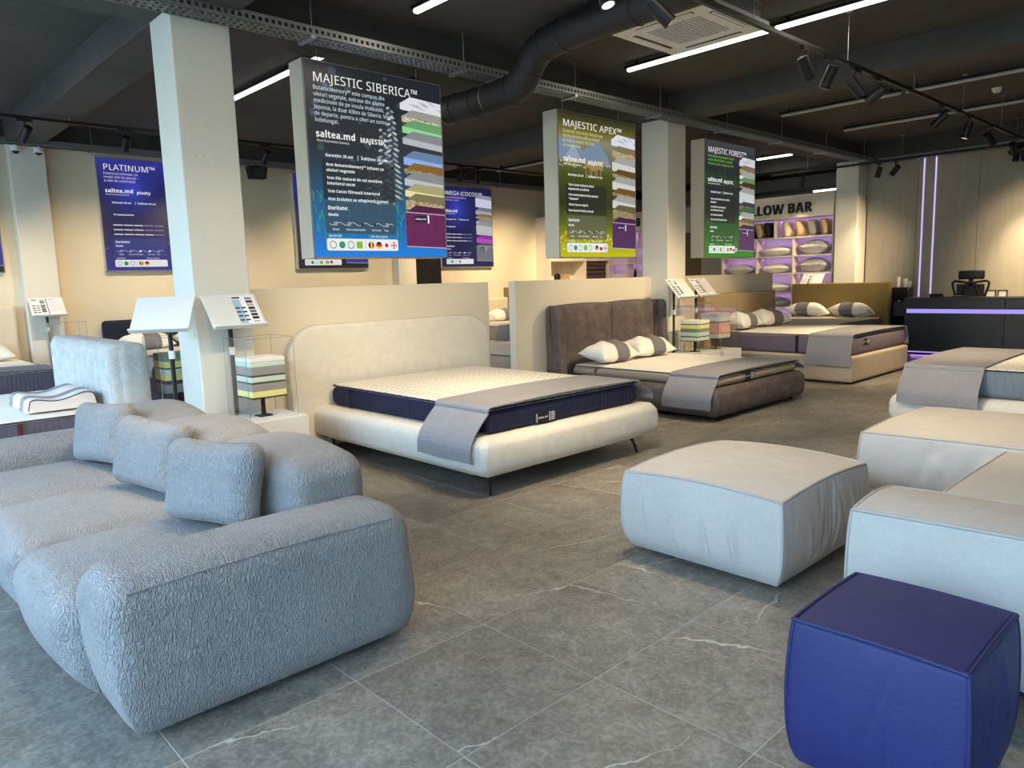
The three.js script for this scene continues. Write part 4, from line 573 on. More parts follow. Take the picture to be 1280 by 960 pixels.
function tubeLight(label, x, z0, z1, on, group, y = 3.53) {
  const t = thing('tube_light', label, 'tube light', [x, y, (z0 + z1) / 2], 0, group), L = z1 - z0;
  part(t, 'housing', bx(-0.03, 0.03, 0.012, 0.04, -L / 2 - 0.03, L / 2 + 0.02, 0.004), M.black);
  part(t, 'tube', soft(-0.026, 0.026, -0.022, 0.013, -L / 2, L / 2, 0.014, [6, 6, 12], null), on ? M.tubeOn : M.tubeOff);
  part(t, 'bracket', join([bx(-0.012, 0.012, 0.03, 0.075, -L / 2 + 0.1, -L / 2 + 0.13), bx(-0.012, 0.012, 0.03, 0.075, L / 2 - 0.13, L / 2 - 0.1)]), M.black);
  if (on) { const l = new THREE.RectAreaLight(NEUTRAL, TUBE, 0.05, L); l.position.set(x, y - 0.025, (z0 + z1) / 2); l.rotation.set(-Math.PI / 2, 0, 0); scene.add(l); }
}
{
  const G = 'lit tube lights in rows under the slab', G2 = 'unlit tube lights over the far beds';
  [[6.47, -4.96, -3.39, 'lit tube light beside the air conditioner, nearer the cable tray'], [6.47, -3.33, -1.8, 'lit tube light beside the air conditioner, crossing the black track'], [6.47, -1.74, -0.2, 'lit tube light above the corner sofa chaise'], [3.75, -8.5, -7.05, 'lit tube light between the pillar and the snowy plant light box'], [3.75, -6.98, -6.2, 'short lit tube light just behind the snowy plant light box'], [3.75, -4.97, -3.4, 'lit tube light above the boucle bed'], [3.75, -3.34, -1.8, 'lit tube light above the square ottoman'], [6.49, -8.9, -7.3, 'lit tube light behind the duct in the rear aisle'], [1.0, -4.9, -3.4, 'lit tube light above the far end of the long sofa'], [1.0, -3.34, -1.8, 'lit tube light above the near end of the long sofa'], [1.0, -8.6, -7.1, 'lit tube light above the channel-tufted bed'], [3.75, -1.74, -0.2, 'added lit tube light above the blue pouf, out of view'], [1.0, -1.74, -0.2, 'added lit tube light above the empty floor by the shop front, out of view']].forEach(([x, a, b, label]) => tubeLight(label, x, a, b, true, G));  // last two tubes are added, unseen, to warm the foreground from above
  [[10.0, -5.04, -3.5, 'unlit tube light above the mauve bed, nearer the cable tray'], [10.0, -3.44, -1.9, 'unlit tube light above the mauve bed, crossing the black track'], [11.85, -4.95, -3.4, 'unlit tube light in front of the olive bed, nearer the cable tray'], [11.85, -3.34, -1.8, 'unlit tube light next to the smoke detector'], [10.05, -10.9, -9.4, 'unlit tube light behind the yellow-green light box']].forEach(([x, a, b, label]) => tubeLight(label, x, a, b, false, G2));
  tubeLight('lit tube light under the slab in front of the pillow shelf letters', 13.35, -7.2, -6.5, true, undefined);
  tubeLight('lit tube light on the black rail above the pillow shelves', 14.35, -6.55, -6.02, true, undefined, 2.93);
}
{ // air conditioner cassette
  const t = thing('ceiling_air_conditioner', 'white square ceiling cassette air conditioner with perforated grille', 'air conditioner', [5.42, 3.345, -3.53]), S = 0.455;
  part(t, 'body', bx(-0.40, 0.40, 0.05, 0.245, -0.40, 0.40, 0.006), M.galv); part(t, 'body_seam', join([bx(-0.405, 0.405, 0.12, 0.126, -0.405, 0.405), bx(-0.405, 0.405, 0.19, 0.196, -0.405, 0.405)]), M.steel);
  const sh = new THREE.Shape(); const rr = (s, a, r, cw) => { s.moveTo(-a + r, -a); s.lineTo(a - r, -a); s.absarc(a - r, -a + r, r, -Math.PI / 2, 0); s.lineTo(a, a - r); s.absarc(a - r, a - r, r, 0, Math.PI / 2); s.lineTo(-a + r, a); s.absarc(-a + r, a - r, r, Math.PI / 2, Math.PI); s.lineTo(-a, -a + r); s.absarc(-a + r, -a + r, r, Math.PI, Math.PI * 1.5); };
  rr(sh, S, 0.035); const hole = new THREE.Path(); rr(hole, 0.255, 0.03); sh.holes.push(hole);
  const g = new THREE.ExtrudeGeometry(sh, { depth: 0.03, bevelEnabled: true, bevelSize: 0.008, bevelThickness: 0.008, bevelSegments: 3, curveSegments: 8 }); g.rotateX(Math.PI / 2); g.translate(0, 0.04, 0); g.deleteAttribute('uv'); part(t, 'panel', boxUV(g), M.acWhite);
  part(t, 'grille_back', bx(-0.26, 0.26, 0.03, 0.04, -0.26, 0.26), M.dark);
  for (let i = 0; i < 15; i++) part(t, 'grille_bar', bx(-0.25, 0.25, 0.004, 0.03, -0.245 + i * 0.035 - 0.006, -0.245 + i * 0.035 + 0.006), M.acWhite); const cross = []; for (let i = 0; i < 15; i++) cross.push(bx(-0.245 + i * 0.035 - 0.004, -0.245 + i * 0.035 + 0.004, 0.012, 0.03, -0.25, 0.25)); part(t, 'grille_cross_bars', join(cross), M.acWhite);
  for (let k = 0; k < 4; k++) { const s = part(t, 'air_slot', bx(-0.26, 0.26, -0.0015, 0.004, 0.335, 0.375, 0.001), M.dark); s.rotation.y = k * Math.PI / 2; const v = part(t, 'louver', bx(-0.255, 0.255, -0.006, -0.002, 0.352, 0.378, 0.001), M.acWhite); v.rotation.y = k * Math.PI / 2; v.position.y = -0.001; }
  for (const [x, z] of [[-0.42, -0.3], [-0.42, 0.3], [0.42, -0.3], [0.42, 0.3]]) part(t, 'threaded_rod', rod(V(x, 0.05, z), V(x, 0.255, z), 0.005, 6), M.steel);
}
{ // ventilation duct dipping under the beam
  const pts = [V(4.92, 3.44, -8.6), V(4.92, 3.44, -7.0), V(4.92, 3.42, -6.62), V(4.92, 3.16, -6.28), V(4.92, 3.12, -6.0), V(4.92, 3.12, -5.25), V(4.92, 3.16, -5.0), V(4.90, 3.38, -4.74), V(4.88, 3.43, -4.45), V(4.86, 3.44, -3.0), V(4.8, 3.44, -1.2)];
  const t = thing('ventilation_duct', 'black round ventilation duct bending under the ceiling beam', 'duct', [4.92, 3.0, -5.0]);
  wpart(t, 'pipe', boxUV(new THREE.TubeGeometry(new THREE.CatmullRomCurve3(pts, false, 'centripetal'), 160, 0.135, 28, false)), M.duct);
  const curve = new THREE.CatmullRomCurve3(pts, false, 'centripetal'); for (const u of [0.1, 0.26, 0.315, 0.37, 0.41, 0.475, 0.51, 0.55, 0.58, 0.68, 0.8]) { const p = curve.getPointAt(u), d = curve.getTangentAt(u), r = new THREE.TorusGeometry(0.136, 0.006, 8, 28); r.applyQuaternion(new THREE.Quaternion().setFromUnitVectors(V(0, 0, 1), d)); r.translate(p.x, p.y, p.z); wpart(t, 'joint_ring', boxUV(r), M.duct); }
  for (const z of [-5.42, -6.05]) { const r = new THREE.TorusGeometry(0.138, 0.004, 6, 28); r.translate(4.92, 3.12, z); wpart(t, 'hanger_band', r, M.steel); }
}
{ // small ceiling things
  const a = thing('smoke_detector', 'small white smoke detector under the slab over the far beds', 'smoke detector', [11.1, 3.545, -2.75]); part(a, 'base', cyl(0.06, 0.02, 0, 0.035, 0, 24), M.white); part(a, 'cover', cyl(0.04, 0.035, 0, 0, 0, 24, 0.056), M.white);
  for (const [x, lab] of [[2.12, 'white dome camera on the wall pillar, away from the violet poster'], [2.37, 'white dome camera on the wall pillar, next to the violet poster']]) { const t = thing('dome_camera', lab, 'camera', [x, 3.222, -11.33], 0); part(t, 'housing', cyl(0.055, 0.05, 0, 0, 0, 24, 0.06), M.white); part(t, 'ring', new THREE.TorusGeometry(0.05, 0.012, 10, 24).rotateX(Math.PI / 2).translate(0, 0.0, 0), M.white); part(t, 'dome', new THREE.SphereGeometry(0.045, 20, 12, 0, 7, Math.PI / 2, Math.PI / 2).translate(0, 0, 0), M.glossBlack); part(t, 'mount', bx(-0.02, 0.02, 0.05, 0.07, -0.09, 0.02), M.white); }
  const sp = thing('speaker', 'black box loudspeaker under the cable tray beside the pillar', 'speaker', [5.3, 3.095, -11.3]); const s2 = new THREE.Shape(); s2.moveTo(-0.11, 0); s2.lineTo(0.11, 0); s2.lineTo(0.14, 0.17); s2.lineTo(-0.14, 0.17); s2.closePath(); const sg = new THREE.ExtrudeGeometry(s2, { depth: 0.16, bevelEnabled: true, bevelSize: 0.006, bevelThickness: 0.006, bevelSegments: 2 }); sg.translate(0, 0, -0.08); sg.deleteAttribute('uv'); part(sp, 'cabinet', boxUV(sg), M.blackMatte); part(sp, 'grille', bx(-0.1, 0.1, 0.01, 0.155, 0.087, 0.092, 0.002), M.dark); part(sp, 'bracket', bx(-0.02, 0.02, 0.17, 0.2, -0.02, 0.02), M.black);
}
// ------------------------------------------------------------------ lecterns and mattress sample cases
const sheetTex = (two) => printTexture(300, 220, (g, W, H) => {
  const page = (x, w, tone) => { g.fillStyle = '#f2f3f5'; g.fillRect(x, 0, w, H); g.fillStyle = tone; g.fillRect(x, 30, w * 0.34, H - 30); g.fillStyle = '#1c2233'; g.fillRect(x + 10, 10, w * 0.36, 12); for (let i = 0; i < 4; i++) { g.fillStyle = '#2b3147'; g.fillRect(x + 8, 92 + i * 32, w * 0.2, 12); g.fillRect(x + 12 + w * 0.24, 92 + i * 32, w * 0.2, 12); } const cs2 = ['#8b8f96', '#2d3036', '#b9b4a6', '#20242c', '#6f6a5c', '#26303f', '#14171d']; cs2.forEach((c, i) => { g.fillStyle = c; g.fillRect(x + w * 0.6, 14 + i * 26, w * 0.3, 20); }); g.fillStyle = '#6a6f78'; g.fillRect(x + w * 0.6, 204, w * 0.28, 6); };
  if (two) { page(0, 146, '#e7dfe6'); g.fillStyle = '#f0eeee'; g.fillRect(154, 0, 146, H); g.fillStyle = '#8a8490'; g.fillRect(166, 12, 60, 8); for (let i = 0; i < 16; i++) { g.fillStyle = '#c2bcc4'; g.fillRect(166, 34 + i * 10, 120, 4); } } else page(0, 300, '#a9c6d4');
});
const mSheet = std({ map: sheetTex(false), roughness: 0.6 }), mSheet2 = std({ map: sheetTex(true), roughness: 0.6 });
function lectern(label, x, z, turn, sheet) {                       // board faces the turned +z
  const t = thing('lectern', label, 'lectern', [x, 0, z], turn);
  part(t, 'base', bx(-0.03, 0.03, 0, 0.012, -0.135, -0.075, 0.002), M.black); part(t, 'post', cyl(0.016, 1.27, 0, 0.01, -0.105, 16), M.black); part(t, 'post_label', bx(-0.018, 0.018, 0.90, 0.96, -0.124, -0.0875, 0.002), M.white);
  const tilt = new THREE.Group(); const b = part(t, 'board', bx(-0.2, 0.2, -0.155, 0.155, -0.012, 0.0, 0.003), M.white); b.position.set(0, 1.235, 0); b.rotation.x = -0.72;
  part(b, 'lip', bx(-0.2, 0.2, -0.165, -0.15, -0.012, 0.03, 0.004), M.white);
  if (sheet) { const w = sheet === 2 ? 0.36 : 0.17, xc = sheet === 2 ? 0 : sheet === 1 ? 0.095 : -0.09; part(b, 'printed_sheet', new THREE.BoxGeometry(w, 0.265, 0.0012).translate(xc, 0.005, 0.0012), sheet === 2 ? mSheet2 : mSheet); }
  return t;
}
lectern('white lectern with an empty board on a black post beside the pillar', 1.80, -5.5, -0.66, 0);
lectern('white lectern with one sheet at its right in front of the pillar', 2.26, -5.36, 0, 1);
lectern('white lectern with one sheet at its left in front of the middle pillar', 7.965, -5.30, 0, -1);
lectern('white lectern with two sheets next to the middle pillar', 8.47, -5.30, 0, 2);
lectern('white lectern with two sheets in front of the wall pillar', 2.26, -11.28, 0, 2);
lectern('white lectern with two sheets in front of the pillow shelves', 13.62, -6.2, -Math.PI / 2, 2);
function sampleCase(label, slabel, x0, z1, w, y0, y1, layers, h0 = 0) {      // acrylic box on a plinth with a stack of foam on a stand
  const z0 = z1 - w, x1 = x0 + w, t = thing('display_case', label, 'display case', [(x0 + x1) / 2, 0, (z0 + z1) / 2]);
  wpart(t, 'plinth', bx(x0 - 0.005, x1 + 0.05, 0, y0, z0 + 0.001, z1 + 0.05, 0.004), M.white);
  const th = 0.004; for (const [a, b, c, d] of [[x0, x1, z1 - th, z1], [x0, x1, z0, z0 + th], [x0, x0 + th, z0, z1], [x1 - th, x1, z0, z1]]) { const g = (b - a > th * 2) ? new THREE.PlaneGeometry(b - a, y1 - y0).translate((a + b) / 2, (y0 + y1) / 2, (c + d) / 2) : new THREE.PlaneGeometry(d - c, y1 - y0).rotateY(Math.PI / 2).translate((a + b) / 2, (y0 + y1) / 2, (c + d) / 2); wpart(t, 'pane', g, M.acrylic); }
  wpart(t, 'pane_edges', join([bx(x0, x1, y1, y1 + 0.003, z1 - th, z1), bx(x0, x1, y1, y1 + 0.003, z0, z0 + th), bx(x0, x0 + th, y1, y1 + 0.003, z0, z1), bx(x1 - th, x1, y1, y1 + 0.003, z0, z1), ...[[x0, z0], [x0, z1 - th], [x1 - th, z0], [x1 - th, z1 - th]].map(([a, c]) => bx(a, a + th * 0.6, y0, y1, c, c + th))]), M.acrylicEdge);
  const s = thing('sample_stand', slabel, 'foam sample', [(x0 + x1) / 2, y0, (z0 + z1) / 2]); const d = w * 0.36, yb = 0.14 + h0;
  part(s, 'foot', bx(-0.05, 0.05, 0, 0.008, -0.05, 0.05), M.black); part(s, 'stem', bx(-0.012, 0.012, 0, yb, -0.012, 0.012), M.black); part(s, 'plate', bx(-d, d, yb, yb + 0.008, -d, d), M.black);
  let y = yb + 0.008; for (const [h, m] of layers) { part(s, 'foam_layer', bx(-d * 0.98, d * 0.98, y + 0.0005, y + h, -d * 0.98, d * 0.98, 0.004), m); y += h; }
}
const F = M;
sampleCase('clear acrylic display case beside the cream boucle headboard', 'stack of grey, white and yellow foam layers in the case by the boucle headboard', 2.19, -5.07, 0.375, 0.44, 1.03, [[0.045, F.foamYellow], [0.055, F.foamGrey], [0.012, F.foamBrown], [0.04, F.foamMint], [0.012, F.foamBrown], [0.06, F.foamGrey], [0.035, F.foamMint], [0.03, F.pillow]], 0.01);
sampleCase('clear acrylic display case behind the empty white lectern', 'stack of yellow and grey foam layers behind the empty lectern', 1.90, -5.98, 0.36, 0.44, 1.03, [[0.07, F.foamGrey], [0.03, F.foamBrown], [0.05, F.foamYellow], [0.04, F.foamMint], [0.012, F.foamBrown], [0.05, F.foamYellow], [0.06, F.foamGreen]]);
sampleCase('clear acrylic display case beside the winged headboard', 'stack of mint and brown foam layers in the case by the winged headboard', 7.955, -5.02, 0.37, 0.42, 1.0, [[0.045, F.foamMint], [0.012, F.foamBrown], [0.05, F.foamMint], [0.045, F.foamGreen], [0.05, F.foamYellow], [0.01, F.foamBrown], [0.045, F.foamWhite]]);
sampleCase('clear acrylic display case between the middle pillar and the mauve mattress', 'tall stack of pink, mint and lilac foam layers beside the mauve mattress', 8.42, -5.0, 0.38, 0.42, 1.03, [[0.05, F.foamMint], [0.012, F.foamPink], [0.14, F.foamPink], [0.012, F.foamBrown], [0.06, F.foamMint], [0.05, F.foamLilac]]);
sampleCase('clear acrylic display case below the lectern by the wall pillar', 'stack of mint and pink foam layers by the wall pillar', 2.16, -10.62, 0.38, 0.42, 1.03, [[0.06, F.foamMint], [0.08, F.foamPink], [0.05, F.foamMint]], 0.1);

// ------------------------------------------------------------------ pillow shelves along the far side
const font = await new FontLoader().loadAsync('fonts/droid/droid_sans_bold.typeface.json');
function letters(t, text, size, x, y, z0) {                        // raised letters on a face looking to -x, reading towards +z
  const g = new TextGeometry(text, { font, size, depth: 0.03, curveSegments: 5, bevelEnabled: false }); g.computeBoundingBox(); const w = g.boundingBox.max.x; g.translate(0, 0, 0); g.rotateY(-Math.PI / 2); g.translate(x, y, z0); g.deleteAttribute('uv'); wpart(t, 'letters', boxUV(g), M.blackMatte); return w;
}
function pillowUnit(label, z0, z1, rows, nCols, sign) {
  const X0 = 13.88, X1 = 14.25, t = thing('shelf_unit', label, 'shelves', [14.06, 0, (z0 + z1) / 2]), b = 0.028;
  wpart(t, 'header', bx(X0, X1, 2.42, 2.845, z0, z1, 0.003), M.shelf);
  wpart(t, 'back_panel', bx(X1 - 0.012, X1, 0, 2.42, z0, z1), M.shelf);
  for (const z of [z0, z1 - b]) wpart(t, 'side_panel', bx(X0, X1 - 0.013, 0, 2.42, z, z + b), M.shelf);
  for (const y of [0.02, ...rows]) wpart(t, 'shelf_board', bx(X0, X1 - 0.013, y - b / 2, y + b / 2, z0 + b, z1 - b, 0.002), M.shelf);
  const ys = [0.02, ...rows, 2.42], w = (z1 - z0 - b) / nCols;
  for (let r = 0; r < ys.length - 1; r++) { const top = r === ys.length - 2, n = top ? Math.max(1, Math.round(nCols * 2 / 3)) : nCols; for (let c = 1; c < n; c++) { const z = z1 - b - (z1 - z0 - b) * c / n; wpart(t, 'divider', bx(X0 + 0.002, X1 - 0.013, ys[r] + b / 2, ys[r + 1] - b / 2, z, z + b, 0.002), M.shelf); } }
  // violet strip lights tucked under the header and every board
  const led = []; for (const y of [...rows, 2.42]) led.push(bx(X1 - 0.06, X1 - 0.045, y - b / 2 - 0.008, y - b / 2 - 0.001, z0 + b, z1 - b)); wpart(t, 'led_strip', join(led), M.ledViolet);
  for (const y of [...rows.slice(1), 2.42]) { const l = new THREE.RectAreaLight(VIOLET, y > 2.3 ? 7 : 3.6, z1 - z0 - 0.1, 0.05); l.position.set(X1 - 0.10, y - b / 2 - 0.012, (z0 + z1) / 2); l.rotation.set(-Math.PI / 2, 0, Math.PI / 2); scene.add(l); }
  if (sign) sign(t, X0);
  return w;
}
const rows = [0.46, 0.71, 0.985, 1.365, 1.70, 2.05];
pillowUnit('cream lit pillow shelves with black raised sign letters', -8.25, -5.93, rows, 3, (t, X) => { const w = 1.30; letters(t, 'PILLOW BAR', 0.185, X, 2.515, -7.86); });
pillowUnit('cream lit shelves with black letter above, in the corner behind the middle pillar', -11.4, -9.35, rows, 3, (t, X) => letters(t, 'B', 0.185, X, 2.53, -10.47));
struct('door_1', bx(13.95, 14.25, 0, 2.3, -9.35, -8.8), M.brown, 'brown door panel between the shelf units');
struct('wall_side', join([bx(14.0, 14.25, 0, 2.3, -8.8, -8.25), bx(13.95, 14.25, 2.3, 2.84, -9.35, -8.25)]), M.greywall, 'grey wall panel between the shelf units');
function fatPillow(w, h, d) { return soft(-w / 2, w / 2, 0, h, -d / 2, d / 2, h * 0.46, [12, 10, 16], (v, q) => { v.y *= 0.35 + 0.7 * cs(q.z * 0.92) * cs(q.x * 0.8); v.y += -0.0; }); }
{
  const fat = fatPillow(0.30, 0.27, 0.64), thin = fatPillow(0.3, 0.19, 0.62);
  const zs = [-6.33, -7.09, -7.86], zs2 = [-9.7, -10.38, -11.05];
  const put = (z, y, geo, m, label) => { geo = geo.clone(); const g = geo; g.computeBoundingBox(); const o = new THREE.Mesh(g, m); o.position.set(14.05, y + 0.015 - g.boundingBox.min.y, z); o.name = numbered('shelf_pillow'); o.castShadow = o.receiveShadow = true; o.userData = { label, category: 'pillow' }; scene.add(o); };
  const rowName = { 1.70: 'the upper', 1.365: 'the middle', 0.985: 'the lower', 0.71: 'the bottom visible' };
  for (const y of [1.70, 1.365]) put(zs[0], y, fat, M.plasticWrap, `plump pillow in clear wrap on ${rowName[y]} shelf next to the far pillar`);
  for (const y of [1.70, 1.365]) put(zs[1], y, thin, M.pillow, `flat white pillow on ${rowName[y]} shelf of the middle bay`);
  put(zs[1], 0.985, thin, M.pillow, 'rolled white pillow with dark tag above the olive headboard'); put(zs[1], 0.71, thin, M.plasticWrap, 'plump wrapped pillow low on the shelves behind the mauve bed');
  put(zs[2], 1.365, thin, M.pillow, 'flat white pillow on the shelf below the forest light box'); put(zs[2], 1.70, thin, M.pillow, 'flat white pillow in the bay behind the forest light box');
  // square cushions leaning in the top row
  const sq = [[-6.12, M.tan, 0.3, 'beige square cushion in the top row next to the far pillar'], [-6.36, M.foamGrey, 0.3, 'grey square cushion in the top row, second from the far pillar'], [-6.6, M.tan, 0.3, 'beige square cushion in the top row, third from the far pillar'], [-6.86, M.creamHead, 0.3, 'ribbed cream square cushion in the top row beside the divider'], [-7.235, M.blackMatte, 0.3, 'black square cushion in the top row beside the divider'], [-7.43, M.tan, 0.3, 'beige square cushion between the two black cushions'], [-7.63, M.blackMatte, 0.3, 'black square cushion in the top row behind the forest light box']];
  for (const [z, m, h, label] of sq) { const g = throwPillow(0.30, 0.31, 0.14); const t = thing('square_cushion', label, 'cushion', [14.04, 2.05 + 0.014 + 0.165, z], -0.35); const c = part(t, 'cover', g, m); c.rotation.x = -0.28; }
  // bottles and boxes in the corner unit
  const bottle = (x, y, z, h, r, m, label) => { const t = thing('bottle', label, 'bottle', [x, y + 0.0145, z]); part(t, 'body', boxUV(new THREE.LatheGeometry([[0, 0], [r, 0], [r, h * 0.62], [r * 0.45, h * 0.78], [r * 0.4, h * 0.84], [0, h * 0.84]].map((a) => new THREE.Vector2(...a)), 16)), m); part(t, 'cap', cyl(r * 0.48, h * 0.18, 0, h * 0.82, 0, 14), M.black); };
  bottle(13.98, 1.365, -10.55, 0.20, 0.035, M.glossBlack, 'dark glass bottle on the lit shelf behind the yellow-green light box'); bottle(13.98, 1.365, -9.5, 0.24, 0.03, M.white, 'white bottle on the lit shelf behind the middle pillar'); bottle(14.05, 1.365, -9.62, 0.22, 0.032, M.dark, 'dark bottle next to the white bottle on the lit shelf');
  single('small_box', 'small peach box beside the bottles on the lit shelf', 'box', bx(13.95, 14.08, 1.38, 1.47, -9.46 + 0.03, -9.40 + 0.02, 0.004), M.peach);
}
struct('trim_1', join([bx(14.30, 14.40, 2.95, 3.02, -8.4, -5.95)]), M.black, 'black rail above the pillow shelves');

// ------------------------------------------------------------------ reception desk
{
  const t = thing('reception_desk', 'dark grey reception desk with violet light strip', 'desk', [13.3, 0, -2.3]);
  wpart(t, 'front_panel', bx(12.95, 12.99, 0.06, 0.66, -4.34, -2.94, 0.003), M.desk); wpart(t, 'front_panel', bx(12.95, 12.99, 0.06, 0.66, -2.934, -0.5, 0.003), M.desk);
  wpart(t, 'upper_panel', bx(12.95, 12.99, 0.755, 0.895, -4.34, -2.94, 0.003), M.desk); wpart(t, 'upper_panel', bx(12.95, 12.99, 0.755, 0.895, -2.934, -0.5, 0.003), M.desk);
  wpart(t, 'end_panel', bx(12.99, 13.5, 0.0, 0.895, -4.34, -4.30, 0.003), M.desk); wpart(t, 'top', bx(12.94, 13.5, 0.895, 0.92, -4.35, -0.5, 0.004), M.desk); wpart(t, 'plinth', bx(13.06, 13.2, 0, 0.06, -4.28, -0.55), M.black); wpart(t, 'carcass', bx(13.0, 13.15, 0.06, 0.89, -4.29, -0.55), M.black);
  wpart(t, 'led_strip', bx(12.962, 12.985, 0.675, 0.74, -4.31, -0.55), M.ledViolet); wpart(t, 'led_strip', bx(13.0, 13.02, 0.035, 0.055, -4.28, -0.6), M.ledViolet);
  let l = new THREE.RectAreaLight(VIOLET, 1.0, 3.7, 0.06); l.position.set(12.955, 0.707, -2.43); l.lookAt(5, 0.707, -2.43); scene.add(l);
  l = new THREE.RectAreaLight(VIOLET, 16, 3.6, 0.03); l.position.set(12.99, 0.05, -2.43); l.lookAt(12.6, -0.3, -2.43); scene.add(l);
  for (const [z, lab] of [[-4.55, 'vertical violet-white light strip on the grey wall, next to the far pillar'], [-4.365, 'vertical violet-white light strip on the grey wall, on the desk side']]) { single('wall_led_strip', lab, 'light strip', bx(XR - 0.03, XR - 0.017, 0.86, 3.30, z - 0.011, z + 0.011, 0.003), M.ledPale); const k = new THREE.RectAreaLight(new THREE.Color().setRGB(0.62, 0.5, 1), 2.0, 0.024, 2.44); k.position.set(XR - 0.035, 2.08, z); k.lookAt(0, 2.08, z); scene.add(k); }
  // office chair
  const c = thing('office_chair', 'black mesh office chair with headrest behind the reception desk', 'chair', [13.75, 0, -3.62]);
  const arch = (pts, r, nm) => part(c, nm, tube(pts.map((p) => V(...p)), r, 40, 8), M.black);
  const meshM = std({ color: rgb(40, 40, 42), roughness: 0.9, bumpMap: tLinen, bumpScale: 0.002 });
  part(c, 'backrest_frame', join([tube([V(0, 0.62, -0.18), V(0, 0.9, -0.21), V(0, 1.1, -0.26), V(0, 1.16, -0.22), V(0, 1.13, 0), V(0, 1.16, 0.22), V(0, 1.1, 0.26), V(0, 0.9, 0.21), V(0, 0.62, 0.18)], 0.018, 60, 8), tube([V(0, 1.12, -0.06), V(0, 0.95, -0.12), V(0, 0.75, -0.18)], 0.018, 20, 8), tube([V(0, 1.12, 0.06), V(0, 0.95, 0.12), V(0, 0.75, 0.18)], 0.018, 20, 8)]), M.black);
  part(c, 'backrest_mesh', bx(0.0, 0.006, 0.62, 1.11, -0.2, 0.2), meshM); part(c, 'headrest', soft(-0.02, 0.03, 1.19, 1.33, -0.19, 0.19, 0.03, [6, 10, 18], (v, q) => { v.x += 0.02 * q.z * q.z; }), M.black); part(c, 'headrest_stem', bx(0.0, 0.03, 1.08, 1.22, -0.03, 0.03), M.black);
  part(c, 'seat', soft(-0.34, 0.05, 0.44, 0.52, -0.24, 0.24, 0.03, [10, 6, 10], null), M.blackMatte); part(c, 'column', cyl(0.025, 0.36, -0.18, 0.08, 0, 12), M.black); for (let k = 0; k < 5; k++) { const a = k * Math.PI * 2 / 5; part(c, 'base_arm', rod(V(-0.18, 0.1, 0), V(-0.18 + 0.28 * Math.cos(a), 0.07, 0.28 * Math.sin(a)), 0.016), M.black); part(c, 'caster', new THREE.SphereGeometry(0.03, 12, 8).translate(-0.18 + 0.28 * Math.cos(a), 0.03, 0.28 * Math.sin(a)), M.black); }
  // back counter with framed papers
  const bc = thing('back_counter', 'dark low counter against the grey wall behind the desk', 'counter', [14.1, 0, -2.3]); wpart(bc, 'body', bx(13.98, XR - 0.018, 0, 0.85, -4.2, -0.4, 0.004), M.desk);
  const fr = (z0, z1, lab) => { const f = thing('picture_frame', lab, 'frame', [14.2, 0.852, (z0 + z1) / 2]); wpart(f, 'frame', join([bx(14.2, 14.22, 0.852, 1.0, z0, z0 + 0.02), bx(14.2, 14.22, 0.852, 1.0, z1 - 0.02, z1), bx(14.2, 14.22, 0.852, 0.872, z0, z1), bx(14.2, 14.22, 0.98, 1.0, z0, z1)]), M.brownPipe); wpart(f, 'paper', bx(14.205, 14.215, 0.872, 0.98, z0 + 0.02, z1 - 0.02), M.white); };
  fr(-3.52, -3.36, 'brown framed paper on the back counter next to the office chair'); fr(-3.34, -3.2, 'brown framed paper on the back counter, away from the office chair');
  const ph = thing('desk_phone', 'small dark device on the reception desk top', 'phone', [13.2, 0.921, -3.95]); part(ph, 'body', bx(-0.06, 0.06, 0, 0.03, -0.09, 0.09, 0.008), M.black); part(ph, 'handset', bx(-0.05, -0.01, 0.03, 0.055, -0.1, 0.1, 0.01), M.black);
  const dev = thing('card_terminal', 'small black terminal near the office chair on the desk', 'device', [13.1, 0.921, -3.58]); part(dev, 'body', bx(-0.05, 0.05, 0, 0.025, -0.1, 0.1, 0.006), M.dark); part(dev, 'screen', bx(-0.045, 0.045, 0.025, 0.027, -0.08, 0.03), M.white);
  // black pedestal with paper cups
  const p = thing('water_cooler', 'tall glossy black water cooler at the end of the reception desk', 'water cooler', [13.52, 0, -4.57]); part(p, 'body', bx(-0.13, 0.13, 0, 1.08, -0.13, 0.13, 0.01), M.glossBlack); part(p, 'niche', bx(-0.132, -0.13, 0.6, 0.85, -0.09, 0.09), M.dark); part(p, 'tap', bx(-0.16, -0.13, 0.84, 0.87, -0.015, 0.015, 0.004), M.steel);
  [[-0.05, -0.06, 0.17], [0.02, 0.03, 0.14], [0.06, 0.08, 0.1]].forEach(([dx, dz, h], i) => { const q = thing('cup_stack', ['tall stack of white paper cups on the water cooler', 'middle stack of white paper cups on the water cooler', 'short stack of white paper cups on the water cooler'][i], 'cups', [13.52 + dx, 1.0815, -4.57 + dz]); part(q, 'cups', cyl(0.028, h, 0, 0, 0, 16, 0.034), M.white); part(q, 'rim', new THREE.TorusGeometry(0.034, 0.003, 6, 16).rotateX(Math.PI / 2).translate(0, h, 0), M.white); });
}
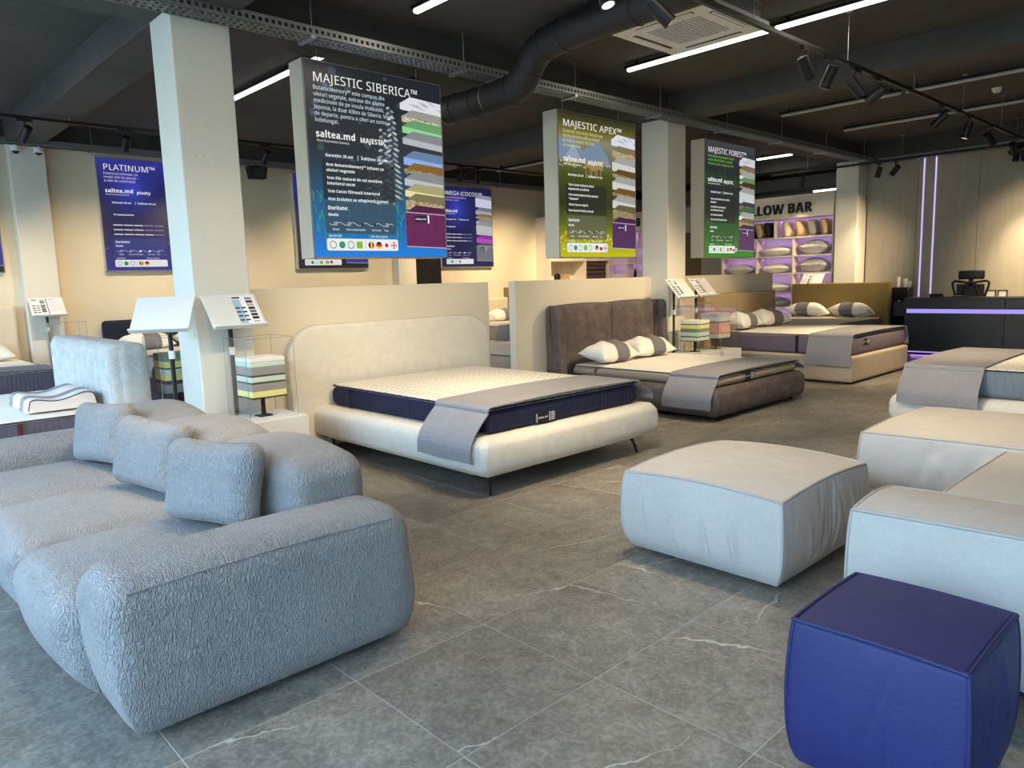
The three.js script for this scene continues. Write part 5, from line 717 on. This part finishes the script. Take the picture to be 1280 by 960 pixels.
// ------------------------------------------------------------------ back wall furniture
{
  const X0 = 11.8, X1 = 13.86, Z1 = -11.2, Z0 = ZB + 0.003, t = thing('open_cabinet', 'tall cream open cabinet in the back corner', 'cabinet', [12.8, 0, -11.4]);
  wpart(t, 'side_panel', bx(X0, X0 + 0.03, 0, 2.74, Z0, Z1), M.shelf); wpart(t, 'side_panel', bx(X1 - 0.03, X1, 0, 2.74, Z0, Z1), M.shelf); wpart(t, 'back_panel', bx(X0 + 0.03, X1 - 0.03, 0, 2.74, Z0, Z0 + 0.01), M.shelf); wpart(t, 'divider', bx(12.98, 13.01, 0, 2.70, Z0 + 0.01, Z1), M.shelf);
  for (const y of [0.05, 0.5, 0.95, 1.36, 1.80, 2.25, 2.72]) for (const [a, b] of [[X0 + 0.03, 12.98], [13.01, X1 - 0.03]]) wpart(t, 'shelf_board', bx(a, b, y - 0.015, y + 0.015, Z0 + 0.01, Z1, 0.002), M.shelf);
  single('fabric_roll_stack', 'stack of dark folded fabrics in the open cabinet', 'fabric', join([0, 1, 2, 3].map((k) => bx(13.08, 13.76, 1.376 + k * 0.1, 1.470 + k * 0.1, Z0 + 0.04, Z1 - 0.03, 0.03))), M.brownPipe);
  single('storage_jar', 'black jar on the left shelf of the open cabinet', 'jar', boxUV(new THREE.LatheGeometry([[0, 0], [0.07, 0], [0.075, 0.08], [0.05, 0.13], [0, 0.14]].map((a) => new THREE.Vector2(...a)), 20).translate(12.15, 1.376, -11.32)), M.glossBlack);
  single('storage_box', 'small tan box on the left shelf of the open cabinet', 'box', bx(12.35, 12.52, 1.376, 1.50, -11.42, -11.28, 0.004), M.tan);
  const r = thing('ribbed_panel', 'black ribbed wall panel beside the wall pillar', 'panel', [8.72, 0, -11.56]); for (let i = 0; i < 17; i++) wpart(r, 'slat', bx(8.375 + i * 0.041, 8.40 + i * 0.041, 0.02, 2.9, ZB + 0.012, -11.54, 0.003), M.blackMatte); wpart(r, 'backing', bx(8.375, 9.06, 0, 2.92, ZB + 0.002, ZB + 0.012), M.blackMatte);
  single('wall_box', 'olive-grey box panel on the wall beside the beige bed', 'panel', bx(10.78, 11.0, 0.92, 1.25, ZB + 0.002, -11.45, 0.004), M.olive);
}
shade(scene);
renderer.render(scene, camera);
